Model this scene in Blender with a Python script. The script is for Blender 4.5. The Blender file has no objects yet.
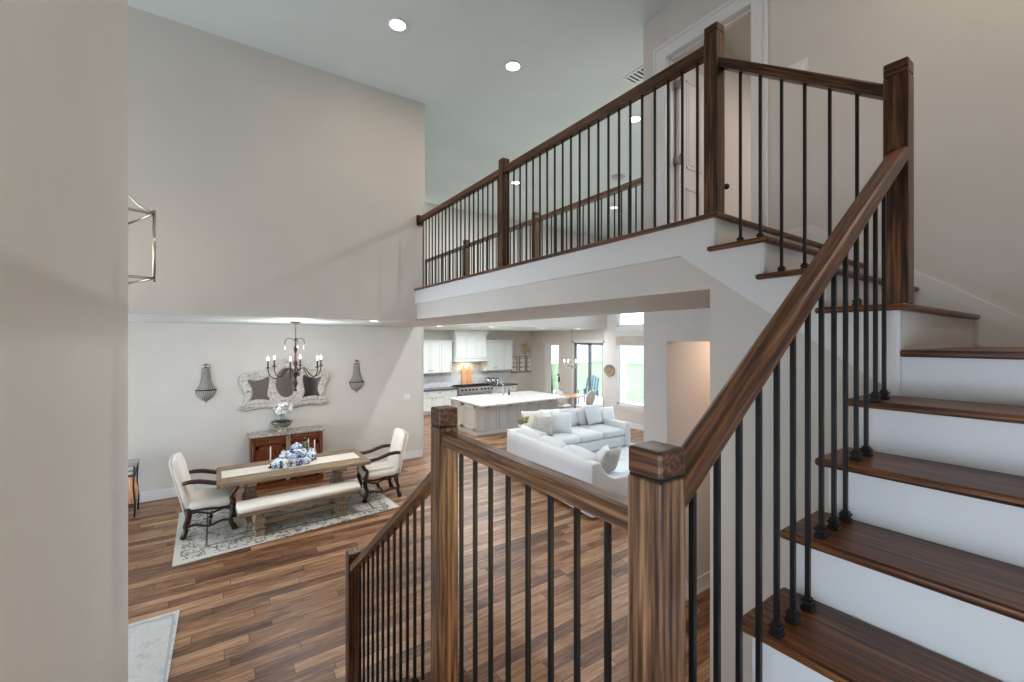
import bpy, bmesh, math, random
from mathutils import Vector, Matrix
random.seed(7)
SC = bpy.context.scene
COL = SC.collection
PI = math.pi
EYE = 2.686                      # camera height above the ground floor

# ------------------------------------------------------------------ camera
cam_d = bpy.data.cameras.new('camera')
cam_d.sensor_width = 36.0
cam_d.lens = 430.0 / 1024.0 * 36.0
cam_d.shift_y = -1.0 / 1024.0
cam_d.clip_start = 0.02
cam_d.clip_end = 300
cam = bpy.data.objects.new('camera', cam_d)
COL.objects.link(cam)
cam.location = (0, 0, EYE)
cam.rotation_euler = (PI / 2, 0, -math.atan2(.568, .823))
SC.camera = cam

# ------------------------------------------------------------------ exposure
SC.view_settings.view_transform = 'Standard'
SC.view_settings.look = 'None'
SC.view_settings.exposure = 0.0
SC.view_settings.gamma = 1.0
SC.view_settings.use_curve_mapping = False
try:
    SC.cycles.use_denoising = True
    SC.cycles.max_bounces = 9
    SC.cycles.diffuse_bounces = 6
    SC.cycles.glossy_bounces = 4
    SC.cycles.transparent_max_bounces = 12
    SC.cycles.caustics_reflective = False
    SC.cycles.caustics_refractive = False
    SC.cycles.sample_clamp_indirect = 6.0
except Exception:
    pass

# ------------------------------------------------------------------ sky
W = bpy.data.worlds.new('sky')
SC.world = W
W.use_nodes = True
bg = W.node_tree.nodes['Background']
bg.inputs[0].default_value = (0.74, 0.86, 1.0, 1)
bg.inputs[1].default_value = 7.2

sun_d = bpy.data.lights.new('sun', 'SUN')
sun_d.energy = 1.5
sun_d.angle = .02
sun_d.color = (1, .96, .9)
sun = bpy.data.objects.new('sun', sun_d)
COL.objects.link(sun)
sun.rotation_euler = (math.radians(-36), 0, 0)     # from behind the kitchen, along the window wall

def area_light(name, loc, size, power, color=(1, 1, 1), rot=(0, 0, 0), size_y=None, shape='DISK', spread=None):
    d = bpy.data.lights.new(name, 'AREA')
    d.shape = shape if size_y is None else 'RECTANGLE'
    d.size = size
    if size_y is not None:
        d.size_y = size_y
    d.energy = power
    d.color = color
    if spread:
        d.spread = spread
    o = bpy.data.objects.new(name, d)
    COL.objects.link(o)
    o.location = loc
    o.rotation_euler = rot
    return o

def point_light(name, loc, power, color, radius=0.03):
    d = bpy.data.lights.new(name, 'POINT')
    d.energy = power
    d.color = color
    d.shadow_soft_size = radius
    o = bpy.data.objects.new(name, d)
    COL.objects.link(o)
    o.location = loc
    return o

WARM = (1.0, 0.82, 0.62)
SOFTWARM = (1.0, 0.93, 0.84)

# ------------------------------------------------------------------ materials
def srgb(r, g, b):
    f = lambda c: (c / 12.92 if c <= .04045 else ((c + .055) / 1.055) ** 2.4)
    return (f(r / 255), f(g / 255), f(b / 255), 1)

class NT:
    def __init__(s, name, rough=.5, metal=0.0, spec=.5):
        s.m = bpy.data.materials.new(name)
        s.m.use_nodes = True
        s.t = s.m.node_tree
        s.b = s.t.nodes['Principled BSDF']
        s.b.inputs['Roughness'].default_value = rough
        s.b.inputs['Metallic'].default_value = metal
        s.b.inputs['Specular IOR Level'].default_value = spec
    def n(s, typ, **kw):
        x = s.t.nodes.new(typ)
        for k, v in kw.items():
            setattr(x, k, v)
        return x
    def l(s, a, b):
        s.t.links.new(a, b)
    def coords(s, kind='Object', scale=(1, 1, 1), rot=(0, 0, 0)):
        tc = s.n('ShaderNodeTexCoord')
        mp = s.n('ShaderNodeMapping')
        mp.inputs['Scale'].default_value = scale
        mp.inputs['Rotation'].default_value = rot
        s.l(tc.outputs[kind], mp.inputs['Vector'])
        return mp.outputs[0]
    def noise(s, vec, scale=5, detail=4, rough=.55, dist=0.0):
        x = s.n('ShaderNodeTexNoise')
        x.inputs['Scale'].default_value = scale
        x.inputs['Detail'].default_value = detail
        x.inputs['Roughness'].default_value = rough
        x.inputs['Distortion'].default_value = dist
        if vec is not None:
            s.l(vec, x.inputs['Vector'])
        return x.outputs['Fac']
    def ramp(s, fac, stops):
        r = s.n('ShaderNodeValToRGB')
        while len(r.color_ramp.elements) < len(stops):
            r.color_ramp.elements.new(.5)
        for e, (p, c) in zip(r.color_ramp.elements, stops):
            e.position = p
            e.color = c
        s.l(fac, r.inputs[0])
        return r.outputs[0]
    def math(s, op, a, b=None, c=None):
        x = s.n('ShaderNodeMath', operation=op)
        for i, v in enumerate((a, b, c)):
            if v is None:
                continue
            if isinstance(v, (int, float)):
                x.inputs[i].default_value = v
            else:
                s.l(v, x.inputs[i])
        return x.outputs[0]
    def mix(s, fac, a, b, mode='MIX'):
        x = s.n('ShaderNodeMix', data_type='RGBA', blend_type=mode)
        for sock, v in ((x.inputs[0], fac), (x.inputs[6], a), (x.inputs[7], b)):
            if isinstance(v, (int, float)):
                sock.default_value = v
            elif isinstance(v, tuple):
                sock.default_value = v
            else:
                s.l(v, sock)
        return x.outputs[2]
    def color(s, c):
        if isinstance(c, tuple):
            s.b.inputs['Base Color'].default_value = c
        else:
            s.l(c, s.b.inputs['Base Color'])
        return s
    def bump(s, h, strength=.2, dist=.01):
        x = s.n('ShaderNodeBump')
        x.inputs['Strength'].default_value = strength
        x.inputs['Distance'].default_value = dist
        s.l(h, x.inputs['Height'])
        s.l(x.outputs[0], s.b.inputs['Normal'])
        return s

def paint(name, c, rough=.6, var=.03, bump=.03):
    t = NT(name, rough, spec=.3)
    v = t.coords('Object')
    n = t.noise(v, 1.3, 3)
    lo = tuple(x * (1 - var) for x in c[:3]) + (1,)
    hi = tuple(min(1, x * (1 + var)) for x in c[:3]) + (1,)
    t.color(t.ramp(n, [(.3, lo), (.7, hi)]))
    t.bump(t.noise(v, 160, 2), bump, .002)
    return t.m

def oak(name, axis, dark=(24, 11, 5), mid=(68, 38, 18), light=(124, 80, 46), rough=.38, tilt=None):
    """stained oak with grain stretched along one axis; tilt turns the grain to follow a sloping rail"""
    t = NT(name, rough, spec=.45)
    def stretched(across, along):
        sc = [across] * 3
        sc[axis] = along
        if tilt is None:
            return t.coords('Object', tuple(sc))
        mp = t.n('ShaderNodeMapping')
        mp.inputs['Scale'].default_value = tuple(sc)
        t.l(t.coords('Object', (1, 1, 1), tilt), mp.inputs['Vector'])
        return mp.outputs[0]
    v = stretched(16.0, .9)
    a = t.noise(v, 1.5, 5, .6, .7)
    w = t.n('ShaderNodeTexWave', wave_type='RINGS', rings_direction='XYZ'[axis])
    w.inputs['Scale'].default_value = .75
    w.inputs['Distortion'].default_value = 7.0
    w.inputs['Detail'].default_value = 3.0
    w.inputs['Detail Scale'].default_value = 1.0
    mv = t.n('ShaderNodeVectorMath', operation='ADD')
    mv.inputs[1].default_value = (3.1, 2.3, 4.2)
    t.l(stretched(19.0, .8), mv.inputs[0])
    t.l(mv.outputs[0], w.inputs['Vector'])
    b = t.noise(stretched(95.0, 3.6), 1.0, 3, .6)
    f = t.math('ADD', t.math('MULTIPLY', a, .60), t.math('ADD', t.math('MULTIPLY', w.outputs['Fac'], .2), .06))
    pores = t.math('MULTIPLY', t.math('SUBTRACT', b, .5), 1.75)
    f = t.math('ADD', f, pores)
    t.color(t.ramp(f, [(.10, srgb(*dark)), (.42, srgb(*mid)), (.82, srgb(*light))]))
    t.bump(b, .12, .002)
    return t.m

def plank_floor(name):
    t = NT(name, .38, spec=.45)
    tc = t.n('ShaderNodeTexCoord')
    sp = t.n('ShaderNodeSeparateXYZ')
    t.l(tc.outputs['Object'], sp.inputs[0])
    x, y = sp.outputs[0], sp.outputs[1]
    ys = t.math('DIVIDE', y, .128)
    row = t.math('FLOOR', ys)
    wn = t.n('ShaderNodeTexWhiteNoise', noise_dimensions='1D')
    t.l(row, wn.inputs['W'])
    xs = t.math('ADD', t.math('DIVIDE', x, 1.25), t.math('MULTIPLY', wn.outputs['Value'], 7.0))
    colm = t.math('FLOOR', xs)
    cmb = t.n('ShaderNodeCombineXYZ')
    t.l(row, cmb.inputs[0]); t.l(colm, cmb.inputs[1])
    wn2 = t.n('ShaderNodeTexWhiteNoise', noise_dimensions='3D')
    t.l(cmb.outputs[0], wn2.inputs['Vector'])
    pid = wn2.outputs['Value']
    # grain
    cmb2 = t.n('ShaderNodeCombineXYZ')
    t.l(t.math('ADD', t.math('MULTIPLY', x, 1.6), t.math('MULTIPLY', pid, 50.0)), cmb2.inputs[0])
    t.l(t.math('MULTIPLY', y, 15.0), cmb2.inputs[1])
    t.l(pid, cmb2.inputs[2])
    g = t.noise(cmb2.outputs[0], 1.5, 6, .62, 1.1)
    cmb3 = t.n('ShaderNodeCombineXYZ')
    t.l(t.math('ADD', t.math('MULTIPLY', x, 1.1), t.math('MULTIPLY', pid, 31.0)), cmb3.inputs[0])
    t.l(t.math('MULTIPLY', y, 6.0), cmb3.inputs[1])
    g2 = t.noise(cmb3.outputs[0], 1.2, 3, .5, .6)
    f = t.math('ADD', t.math('MULTIPLY', pid, .22), t.math('MULTIPLY', g, .55))
    f = t.math('ADD', f, t.math('MULTIPLY', g2, .25))
    c = t.ramp(f, [(.29, srgb(46, 27, 16)), (.43, srgb(102, 68, 45)), (.55, srgb(146, 106, 75)), (.72, srgb(190, 152, 118))])
    # gaps between planks
    fy = t.math('FRACT', ys)
    gy = t.math('LESS_THAN', t.math('MINIMUM', fy, t.math('SUBTRACT', 1.0, fy)), .022)
    fx = t.math('FRACT', xs)
    gx = t.math('LESS_THAN', t.math('MINIMUM', fx, t.math('SUBTRACT', 1.0, fx)), .0022)
    gap = t.math('MAXIMUM', gx, gy)
    t.color(t.mix(gap, c, srgb(48, 32, 24)))
    t.bump(t.math('SUBTRACT', t.math('MULTIPLY', g, .35), gap), .22, .003)
    return t.m

def rug_mat(name, base, dark, warm, border=.13, motif=.32):
    """faded oriental rug: plain edge, motif border, mottled field"""
    t = NT(name, .95, spec=.1)
    tc = t.n('ShaderNodeTexCoord')
    sp = t.n('ShaderNodeSeparateXYZ')
    t.l(tc.outputs['Generated'], sp.inputs[0])
    def edge(a, k):
        d = t.math('MINIMUM', a, t.math('SUBTRACT', 1.0, a))
        return t.math('MULTIPLY', d, k)
    e = t.math('MINIMUM', edge(sp.outputs[0], 2.85), edge(sp.outputs[1], 1.9))
    v = t.coords('Object', (1, 1, 1))
    vo = t.n('ShaderNodeTexVoronoi', feature='DISTANCE_TO_EDGE')
    vo.inputs['Scale'].default_value = 7.0
    wv = t.n('ShaderNodeVectorMath', operation='ADD')
    nz = t.n('ShaderNodeTexNoise'); nz.inputs['Scale'].default_value = 9.0
    t.l(v, nz.inputs['Vector'])
    sc = t.n('ShaderNodeVectorMath', operation='SCALE'); sc.inputs['Scale'].default_value = .35
    t.l(nz.outputs['Color'], sc.inputs[0])
    t.l(v, wv.inputs[0]); t.l(sc.outputs[0], wv.inputs[1])
    t.l(wv.outputs[0], vo.inputs['Vector'])
    vines = t.math('LESS_THAN', vo.outputs['Distance'], .07)
    blot = t.noise(v, 14, 5, .7, .8)
    fieldc = t.ramp(t.noise(v, 5, 6, .7, 1.0), [(.35, warm), (.5, base), (.66, dark)])
    fieldc = t.mix(t.math('MULTIPLY', t.math('GREATER_THAN', blot, .58), .35), fieldc, dark)
    bord = t.mix(t.math('MULTIPLY', vines, t.math('MULTIPLY', t.math('GREATER_THAN', blot, .36), .9)), base, dark)
    inb = t.math('LESS_THAN', e, motif)
    c = t.mix(inb, fieldc, bord)
    line = t.math('LESS_THAN', t.math('ABSOLUTE', t.math('SUBTRACT', e, motif)), .012)
    c = t.mix(line, c, dark)
    plain = t.math('LESS_THAN', e, border)
    c = t.mix(plain, c, base)
    t.color(c)
    t.bump(t.noise(v, 260, 2), .3, .004)
    return t.m

def simple(name, c, rough=.5, metal=0.0, spec=.5, var=0.0, scale=8):
    t = NT(name, rough, metal, spec)
    if var:
        n = t.noise(t.coords('Object'), scale, 4)
        lo = tuple(x * (1 - var) for x in c[:3]) + (1,)
        hi = tuple(min(1, x * (1 + var)) for x in c[:3]) + (1,)
        t.color(t.ramp(n, [(.3, lo), (.7, hi)]))
    else:
        n = t.noise(t.coords('Object'), 30, 2)
        t.color(c)
        t.l(t.math('ADD', t.math('MULTIPLY', n, .06), rough - .03), t.b.inputs['Roughness'])
    return t.m

def fabric(name, c, var=.06, scale=60):
    t = NT(name, .92, spec=.15)
    v = t.coords('Object')
    n = t.noise(v, scale, 3)
    n2 = t.noise(v, 3, 3)
    lo = tuple(x * (1 - var) for x in c[:3]) + (1,)
    hi = tuple(min(1, x * (1 + var)) for x in c[:3]) + (1,)
    t.color(t.ramp(t.math('ADD', t.math('MULTIPLY', n, .5), t.math('MULTIPLY', n2, .5)), [(.35, lo), (.65, hi)]))
    t.bump(n, .15, .003)
    t.b.inputs['Sheen Weight'].default_value = .15
    return t.m

def marble(name, base, vein, scale=2.0, rough=.18):
    t = NT(name, rough, spec=.5)
    v = t.coords('Object')
    n = t.noise(v, scale * 2, 7, .65, 2.2)
    f = t.math('ABSOLUTE', t.math('SUBTRACT', n, .5))
    t.color(t.ramp(f, [(0.0, vein), (.035, tuple(.5 * (a + b) for a, b in zip(base, vein))), (.12, base)]))
    return t.m

def glow(name, c, strength):
    t = NT(name, .4)
    t.color((.9, .9, .9, 1))
    t.b.inputs['Emission Color'].default_value = c
    t.b.inputs['Emission Strength'].default_value = strength
    return t.m

def pane_glass(name):
    m = bpy.data.materials.new(name)
    m.use_nodes = True
    nt = m.node_tree
    nt.nodes.clear()
    o = nt.nodes.new('ShaderNodeOutputMaterial')
    mx = nt.nodes.new('ShaderNodeMixShader')
    tr = nt.nodes.new('ShaderNodeBsdfTransparent')
    gl = nt.nodes.new('ShaderNodeBsdfGlossy')
    gl.inputs['Roughness'].default_value = .02
    tr.inputs[0].default_value = (.95, .97, .96, 1)
    fr = nt.nodes.new('ShaderNodeFresnel')
    fr.inputs[0].default_value = 1.3
    nt.links.new(fr.outputs[0], mx.inputs[0])
    nt.links.new(tr.outputs[0], mx.inputs[1])
    nt.links.new(gl.outputs[0], mx.inputs[2])
    nt.links.new(mx.outputs[0], o.inputs[0])
    return m

def porcelain(name):
    t = NT(name, .12, spec=.6)
    v = t.coords('Object')
    n = t.noise(v, 26, 4, .6, 1.2)
    n2 = t.noise(v, 9, 3, .5, .5)
    f = t.math('ADD', t.math('MULTIPLY', n, .6), t.math('MULTIPLY', n2, .4))
    t.color(t.ramp(f, [(.465, srgb(226, 231, 238)), (.51, srgb(120, 140, 176)), (.55, srgb(50, 70, 116)), (.70, srgb(34, 50, 92))]))
    return t.m

def beads(name, c):
    t = NT(name, .3, .35, .6)
    tc = t.n('ShaderNodeTexCoord')
    sp = t.n('ShaderNodeSeparateXYZ')
    t.l(tc.outputs['Object'], sp.inputs[0])
    ang = t.math('ARCTAN2', sp.outputs[1], sp.outputs[0])
    a = t.math('SINE', t.math('MULTIPLY', ang, 20.0))
    b = t.math('SINE', t.math('MULTIPLY', sp.outputs[2], 420.0))
    h = t.math('ADD', t.math('MULTIPLY', a, .6), t.math('MULTIPLY', b, .4))
    lo = tuple(x * .45 for x in c[:3]) + (1,)
    hi = tuple(min(1, x * 1.35) for x in c[:3]) + (1,)
    t.color(t.ramp(t.math('ADD', t.math('MULTIPLY', h, .5), .5), [(.2, lo), (.8, hi)]))
    t.bump(h, .6, .006)
    return t.m

def herringbone(name):
    t = NT(name, .25, spec=.5)
    v = t.coords('Object', (1, 1, 1), (0, PI / 4, 0))
    sw = t.n('ShaderNodeSeparateXYZ'); t.l(v, sw.inputs[0])
    cb = t.n('ShaderNodeCombineXYZ'); t.l(sw.outputs[0], cb.inputs[0]); t.l(sw.outputs[2], cb.inputs[1])
    br = t.n('ShaderNodeTexBrick')
    br.inputs['Scale'].default_value = 1.0
    br.inputs['Brick Width'].default_value = .2
    br.inputs['Row Height'].default_value = .066
    br.inputs['Mortar Size'].default_value = .004
    br.inputs['Color1'].default_value = srgb(214, 216, 218)
    br.inputs['Color2'].default_value = srgb(196, 199, 203)
    br.inputs['Mortar'].default_value = srgb(178, 180, 184)
    t.l(cb.outputs[0], br.inputs['Vector'])
    t.color(br.outputs['Color'])
    return t.m

M = {}
M['wall'] = paint('wall_paint', srgb(205, 200, 193))
M['ceiling'] = paint('ceiling_paint', srgb(213, 222, 219))
M['trim'] = paint('white_trim_paint', srgb(219, 219, 218), .4, .01, .01)
M['riser'] = paint('riser_paint', srgb(228, 230, 232), .35, .01, .01)
M['oak_x'] = oak('stained_oak_along_x', 0)
M['oak_y'] = oak('stained_oak_along_y', 1)
M['oak_z'] = oak('stained_oak_upright', 2)
M['lit_y'] = oak('stained_oak_rail_lit_tone', 1, (44, 27, 17), (96, 66, 44), (152, 114, 82))  # same oak with bright light put into its colour, for rails
M['lit_z'] = oak('stained_oak_post_lit_tone', 2, (44, 27, 17), (96, 66, 44), (152, 114, 82))  # light put into the colour likewise, for posts
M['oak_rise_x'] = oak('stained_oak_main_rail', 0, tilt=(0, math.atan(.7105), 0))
M['oak_fall_lit_y'] = oak('stained_oak_lower_rail_lit_tone', 1, (44, 27, 17), (96, 66, 44), (152, 114, 82), tilt=(math.atan(.735), 0, 0))  # lower rail oak also coloured as if brightly lit
M['oak_rise_y'] = oak('stained_oak_upper_rail', 1, tilt=(-math.atan(.705), 0, 0))
M['tread'] = oak('stained_oak_tread', 1, (22, 9, 3), (76, 39, 13), (128, 76, 32), .36)
M['floor'] = plank_floor('oak_plank_floor')
M['iron'] = simple('black_satin_iron', srgb(20, 21, 22), .42, .3)
M['bronze'] = simple('dark_bronze', srgb(58, 52, 48), .4, .8)
M['rug'] = rug_mat('faded_rug', srgb(198, 195, 187), srgb(98, 98, 100), srgb(176, 168, 156), .10, .36)
M['rug2'] = rug_mat('pale_entry_rug', srgb(200, 200, 198), srgb(168, 172, 178), srgb(196, 192, 186), .02, .05)
M['rug3'] = rug_mat('light_family_rug', srgb(214, 218, 220), srgb(186, 194, 202), srgb(214, 212, 208), .02, .04)
M['linen'] = fabric('cream_linen', srgb(226, 220, 211))
M['sofa'] = fabric('white_slipcover', srgb(204, 206, 209), .03)
M['pillow_grey'] = fabric('grey_pillow_fabric', srgb(204, 209, 211), .05)
M['pillow_dark'] = fabric('taupe_pillow_fabric', srgb(178, 175, 171), .22, 26)
M['pillow_cream'] = fabric('cream_pillow_fabric', srgb(222, 216, 204), .05)
M['throw'] = fabric('white_knit', srgb(232, 233, 234), .06, 25)
M['dark_wood'] = oak('dark_walnut', 2, (24, 14, 10), (48, 29, 21), (76, 47, 34), .35)
M['weathered'] = oak('weathered_oak', 0, (98, 80, 62), (134, 113, 90), (168, 148, 124), .65)
M['weathered_z'] = oak('weathered_oak_upright', 2, (98, 80, 62), (134, 113, 90), (168, 148, 124), .65)
M['cherry'] = oak('reddish_cherry', 0, (48, 19, 8), (98, 47, 23), (136, 74, 42), .3)
M['cherry_z'] = oak('reddish_cherry_upright', 2, (48, 19, 8), (98, 47, 23), (136, 74, 42), .3)
M['stone_top'] = marble('grey_veined_marble', srgb(186, 178, 170), srgb(120, 108, 100), 3)
M['quartz'] = marble('white_quartz', srgb(222, 219, 214), srgb(196, 192, 188), 1.2)
M['black_stone'] = simple('dark_stone_counter', srgb(66, 68, 70), .2, 0, .5, .2, 20)
M['cab_white'] = paint('cabinet_white', srgb(213, 218, 214), .4, .01, .01)
M['cab_grey'] = paint('island_greige', srgb(196, 196, 193), .45, .02, .01)
M['steel'] = simple('brushed_steel', srgb(176, 172, 172), .3, .85)
M['chrome'] = simple('polished_nickel', srgb(210, 210, 210), .12, 1.0)
M['silver'] = simple('aged_silver', srgb(186, 178, 164), .22, .9, .5, .15, 12)
M['mirror'] = simple('mirror_glass', srgb(205, 205, 205), .03, 1.0)
M['carved'] = simple('whitewashed_carved_wood', srgb(192, 186, 178), .7, 0, .2, .24, 30)
M['beads'] = beads('grey_bead_strands', srgb(150, 145, 138))
M['porcelain'] = porcelain('blue_and_white_porcelain')
M['white_ceramic'] = simple('white_ceramic', srgb(236, 236, 236), .15)
M['leaf'] = simple('green_leaf', srgb(34, 74, 40), .4, 0, .5, .3)
M['sage'] = simple('sage_leaf', srgb(112, 150, 128), .6, 0, .3, .2)
M['petal'] = simple('white_petal', srgb(238, 238, 236), .6, 0, .3, .03, 40)
M['wax'] = simple('ivory_wax', srgb(240, 232, 216), .5)
M['bulb'] = glow('lit_candle_bulb', (1, .86, .66, 1), 14)
M['lens'] = glow('lit_downlight_lens', (1, .96, .9, 1), 9)
M['glass'] = pane_glass('window_glass')
M['board'] = oak('maple_board', 2, (170, 112, 78), (204, 150, 112), (226, 180, 142), .5)
M['tile'] = herringbone('grey_herringbone_tile')
M['lawn'] = simple('lawn', srgb(112, 128, 96), .95, 0, .1, .25, 3)
M['patio'] = simple('pale_concrete', srgb(214, 212, 206), .9, 0, .2, .05, 4)
M['fence'] = oak('grey_fence_boards', 2, (138, 150, 148), (160, 172, 170), (180, 190, 186), .9)
M['blue_slat'] = simple('slate_blue_paint', srgb(72, 92, 112), .5)
M['shade'] = fabric('woven_shade', srgb(176, 166, 156), .15, 40)
M['print'] = None

def art_print(name):
    t = NT(name, .7)
    v = t.coords('Object', (1, 1, 1))
    sp = t.n('ShaderNodeSeparateXYZ'); t.l(v, sp.inputs[0])
    a = t.math('GREATER_THAN', t.math('SINE', t.math('MULTIPLY', sp.outputs[2], 34.0)), .35)
    b = t.math('GREATER_THAN', t.noise(v, 18, 3), .48)
    t.color(t.mix(t.math('MULTIPLY', a, b), srgb(226, 222, 212), srgb(150, 146, 140)))
    return t.m
M['print'] = art_print('botanical_print')

# ------------------------------------------------------------------ mesh building
class MB:
    def __init__(s):
        s.b = bmesh.new()
        s.smooth = set()
    def box(s, x0, y0, z0, x1, y1, z1, mat=None):
        vs = [s.b.verts.new(Vector(p) if mat is None else mat @ Vector(p)) for p in
              [(x0, y0, z0), (x1, y0, z0), (x1, y1, z0), (x0, y1, z0), (x0, y0, z1), (x1, y0, z1), (x1, y1, z1), (x0, y1, z1)]]
        for f in [(3, 2, 1, 0), (4, 5, 6, 7), (0, 1, 5, 4), (1, 2, 6, 5), (2, 3, 7, 6), (3, 0, 4, 7)]:
            s.b.faces.new([vs[i] for i in f])
        return s
    def quad(s, pts):
        s.b.faces.new([s.b.verts.new(p) for p in pts])
        return s
    def prism(s, pts, a, b, axis):
        """polygon (list of 2-D points) extruded along axis ('x': (y,z), 'y': (x,z), 'z': (x,y)) from a to b"""
        def v(p, h):
            return {'x': (h, p[0], p[1]), 'y': (p[0], h, p[1]), 'z': (p[0], p[1], h)}[axis]
        A = [s.b.verts.new(v(p, a)) for p in pts]
        B = [s.b.verts.new(v(p, b)) for p in pts]
        n = len(pts)
        f1 = s.b.faces.new(A); f2 = s.b.faces.new(B[::-1])
        for i in range(n):
            s.b.faces.new([A[i], B[i], B[(i + 1) % n], A[(i + 1) % n]])
        f1.normal_update(); f2.normal_update()
        bmesh.ops.triangulate(s.b, faces=[f1, f2], ngon_method='EAR_CLIP')
        return s
    def ring_surface(s, rings, closed=False, cap=True, smooth=True):
        R = [[s.b.verts.new(p) for p in r] for r in rings]
        n = len(R[0])
        idx = range(len(R)) if closed else range(len(R) - 1)
        for i in idx:
            A, B = R[i], R[(i + 1) % len(R)]
            for j in range(n):
                f = s.b.faces.new([A[j], A[(j + 1) % n], B[(j + 1) % n], B[j]])
                f.smooth = smooth
        if cap and not closed:
            s.b.faces.new(R[0][::-1]); s.b.faces.new(R[-1])
        return s
    def tube(s, pts, rad, n=8, cap=True, flat=1.0):
        pts = [Vector(p) for p in pts]
        if not isinstance(rad, (list, tuple)):
            rad = [rad] * len(pts)
        rings = []
        up = Vector((0, 0, 1))
        prev = None
        for i, p in enumerate(pts):
            t = (pts[min(i + 1, len(pts) - 1)] - pts[max(i - 1, 0)]).normalized()
            if prev is None:
                ref = up if abs(t.dot(up)) < .95 else Vector((1, 0, 0))
                u = t.cross(ref).normalized()
            else:
                u = (prev - t * prev.dot(t)).normalized()
            prev = u
            w = t.cross(u)
            rings.append([p + (u * math.cos(2 * PI * k / n) + w * math.sin(2 * PI * k / n) * flat) * rad[i] for k in range(n)])
        return s.ring_surface(rings, cap=cap)
    def lathe(s, prof, c=(0, 0, 0), n=20, sy=1.0, cap=True):
        rings = [[(c[0] + r * math.cos(2 * PI * k / n), c[1] + r * sy * math.sin(2 * PI * k / n), c[2] + z) for k in range(n)] for r, z in prof]
        return s.ring_surface(rings, cap=cap)
    def ball(s, c, r, n=10, sq=(1, 1, 1)):
        prof = []
        m = max(5, n // 2 + 1)
        rings = []
        for i in range(m + 1):
            a = -PI / 2 + PI * i / m
            rr, zz = max(.02, math.cos(a)), math.sin(a)
            rings.append([(c[0] + r * sq[0] * rr * math.cos(2 * PI * k / n), c[1] + r * sq[1] * rr * math.sin(2 * PI * k / n), c[2] + r * sq[2] * zz) for k in range(n)])
        return s.ring_surface(rings)
    def soft_box(s, x0, y0, z0, x1, y1, z1, r=.05, puff=0.0, mat=None, seg=3):
        """box with rounded edges and a slight puff, for cushions"""
        tmp = bmesh.new()
        bmesh.ops.create_cube(tmp, size=1.0)
        cx, cy, cz = (x0 + x1) / 2, (y0 + y1) / 2, (z0 + z1) / 2
        dx, dy, dz = x1 - x0, y1 - y0, z1 - z0
        bmesh.ops.subdivide_edges(tmp, edges=tmp.edges[:], cuts=5, use_grid_fill=True)
        for v in tmp.verts:
            u = v.co * 2
            p = Vector((u.x * dx / 2, u.y * dy / 2, u.z * dz / 2))
            inner = Vector((max(-dx / 2 + r, min(dx / 2 - r, p.x)), max(-dy / 2 + r, min(dy / 2 - r, p.y)), max(-dz / 2 + r, min(dz / 2 - r, p.z))))
            d = p - inner
            if d.length > 1e-6:
                p = inner + d.normalized() * min(r, d.length) if d.length > r else p
            k = puff
            bulge = (1 - u.x ** 2) * (1 - u.y ** 2) if abs(u.z) > .99 else (1 - u.x ** 2) * (1 - u.z ** 2) if abs(u.y) > .99 else (1 - u.y ** 2) * (1 - u.z ** 2)
            n = Vector((0, 0, u.z)) if abs(u.z) > .99 else Vector((0, u.y, 0)) if abs(u.y) > .99 else Vector((u.x, 0, 0))
            p += n * bulge * k
            v.co = p + Vector((cx, cy, cz))
        s._merge(tmp, mat)
        return s
    def pillow(s, w, h, t, mat=None):
        """knife-edge cushion standing in the XZ plane, centred on its lower edge"""
        tmp = bmesh.new()
        N = 10
        grid = {}
        for side in (1, -1):
            for i in range(N + 1):
                for j in range(N + 1):
                    u, v = i / N * 2 - 1, j / N * 2 - 1
                    edge = (1 - u ** 2) ** .5 * (1 - v ** 2) ** .5 if abs(u) < 1 and abs(v) < 1 else 0
                    pinch = 1 - .07 * (1 - u * u) * abs(v) ** 2 - 0.0
                    pin2 = 1 - .07 * (1 - v * v) * abs(u) ** 2
                    if (i in (0, N) or j in (0, N)) and side == -1:
                        grid[(side, i, j)] = grid[(1, i, j)]
                        continue
                    grid[(side, i, j)] = tmp.verts.new((u * w / 2 * pin2, side * t / 2 * edge ** .8, (v * h / 2) * pinch + h / 2))
        for side in (1, -1):
            for i in range(N):
                for j in range(N):
                    q = [grid[(side, i, j)], grid[(side, i + 1, j)], grid[(side, i + 1, j + 1)], grid[(side, i, j + 1)]]
                    tmp.faces.new(q if side == -1 else q[::-1])
        s._merge(tmp, mat)
        return s
    def _merge(s, tmp, mat=None):
        mp = {}
        for v in tmp.verts:
            mp[v] = s.b.verts.new(v.co if mat is None else mat @ v.co)
        for f in tmp.faces:
            nf = s.b.faces.new([mp[v] for v in f.verts])
            nf.smooth = True
        tmp.free()

def empty(name, loc=(0, 0, 0), rz=0.0):
    o = bpy.data.objects.new(name, None)
    o.empty_display_size = .1
    COL.objects.link(o)
    o.location = loc
    o.rotation_euler = (0, 0, rz)
    return o

def tag(o, label, cat, group=None, kind=None):
    if label: o['label'] = label
    if cat: o['category'] = cat
    if group: o['group'] = group
    if kind: o['kind'] = kind
    return o

def thing(name, label, cat, loc=(0, 0, 0), rz=0.0, group=None):
    return tag(empty(name, loc, rz), label, cat, group)

def wmat(o):
    m = Matrix.Translation(o.location) @ Matrix.Rotation(o.rotation_euler.z, 4, 'Z')
    return wmat(o.parent) @ m if o.parent else m

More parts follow.
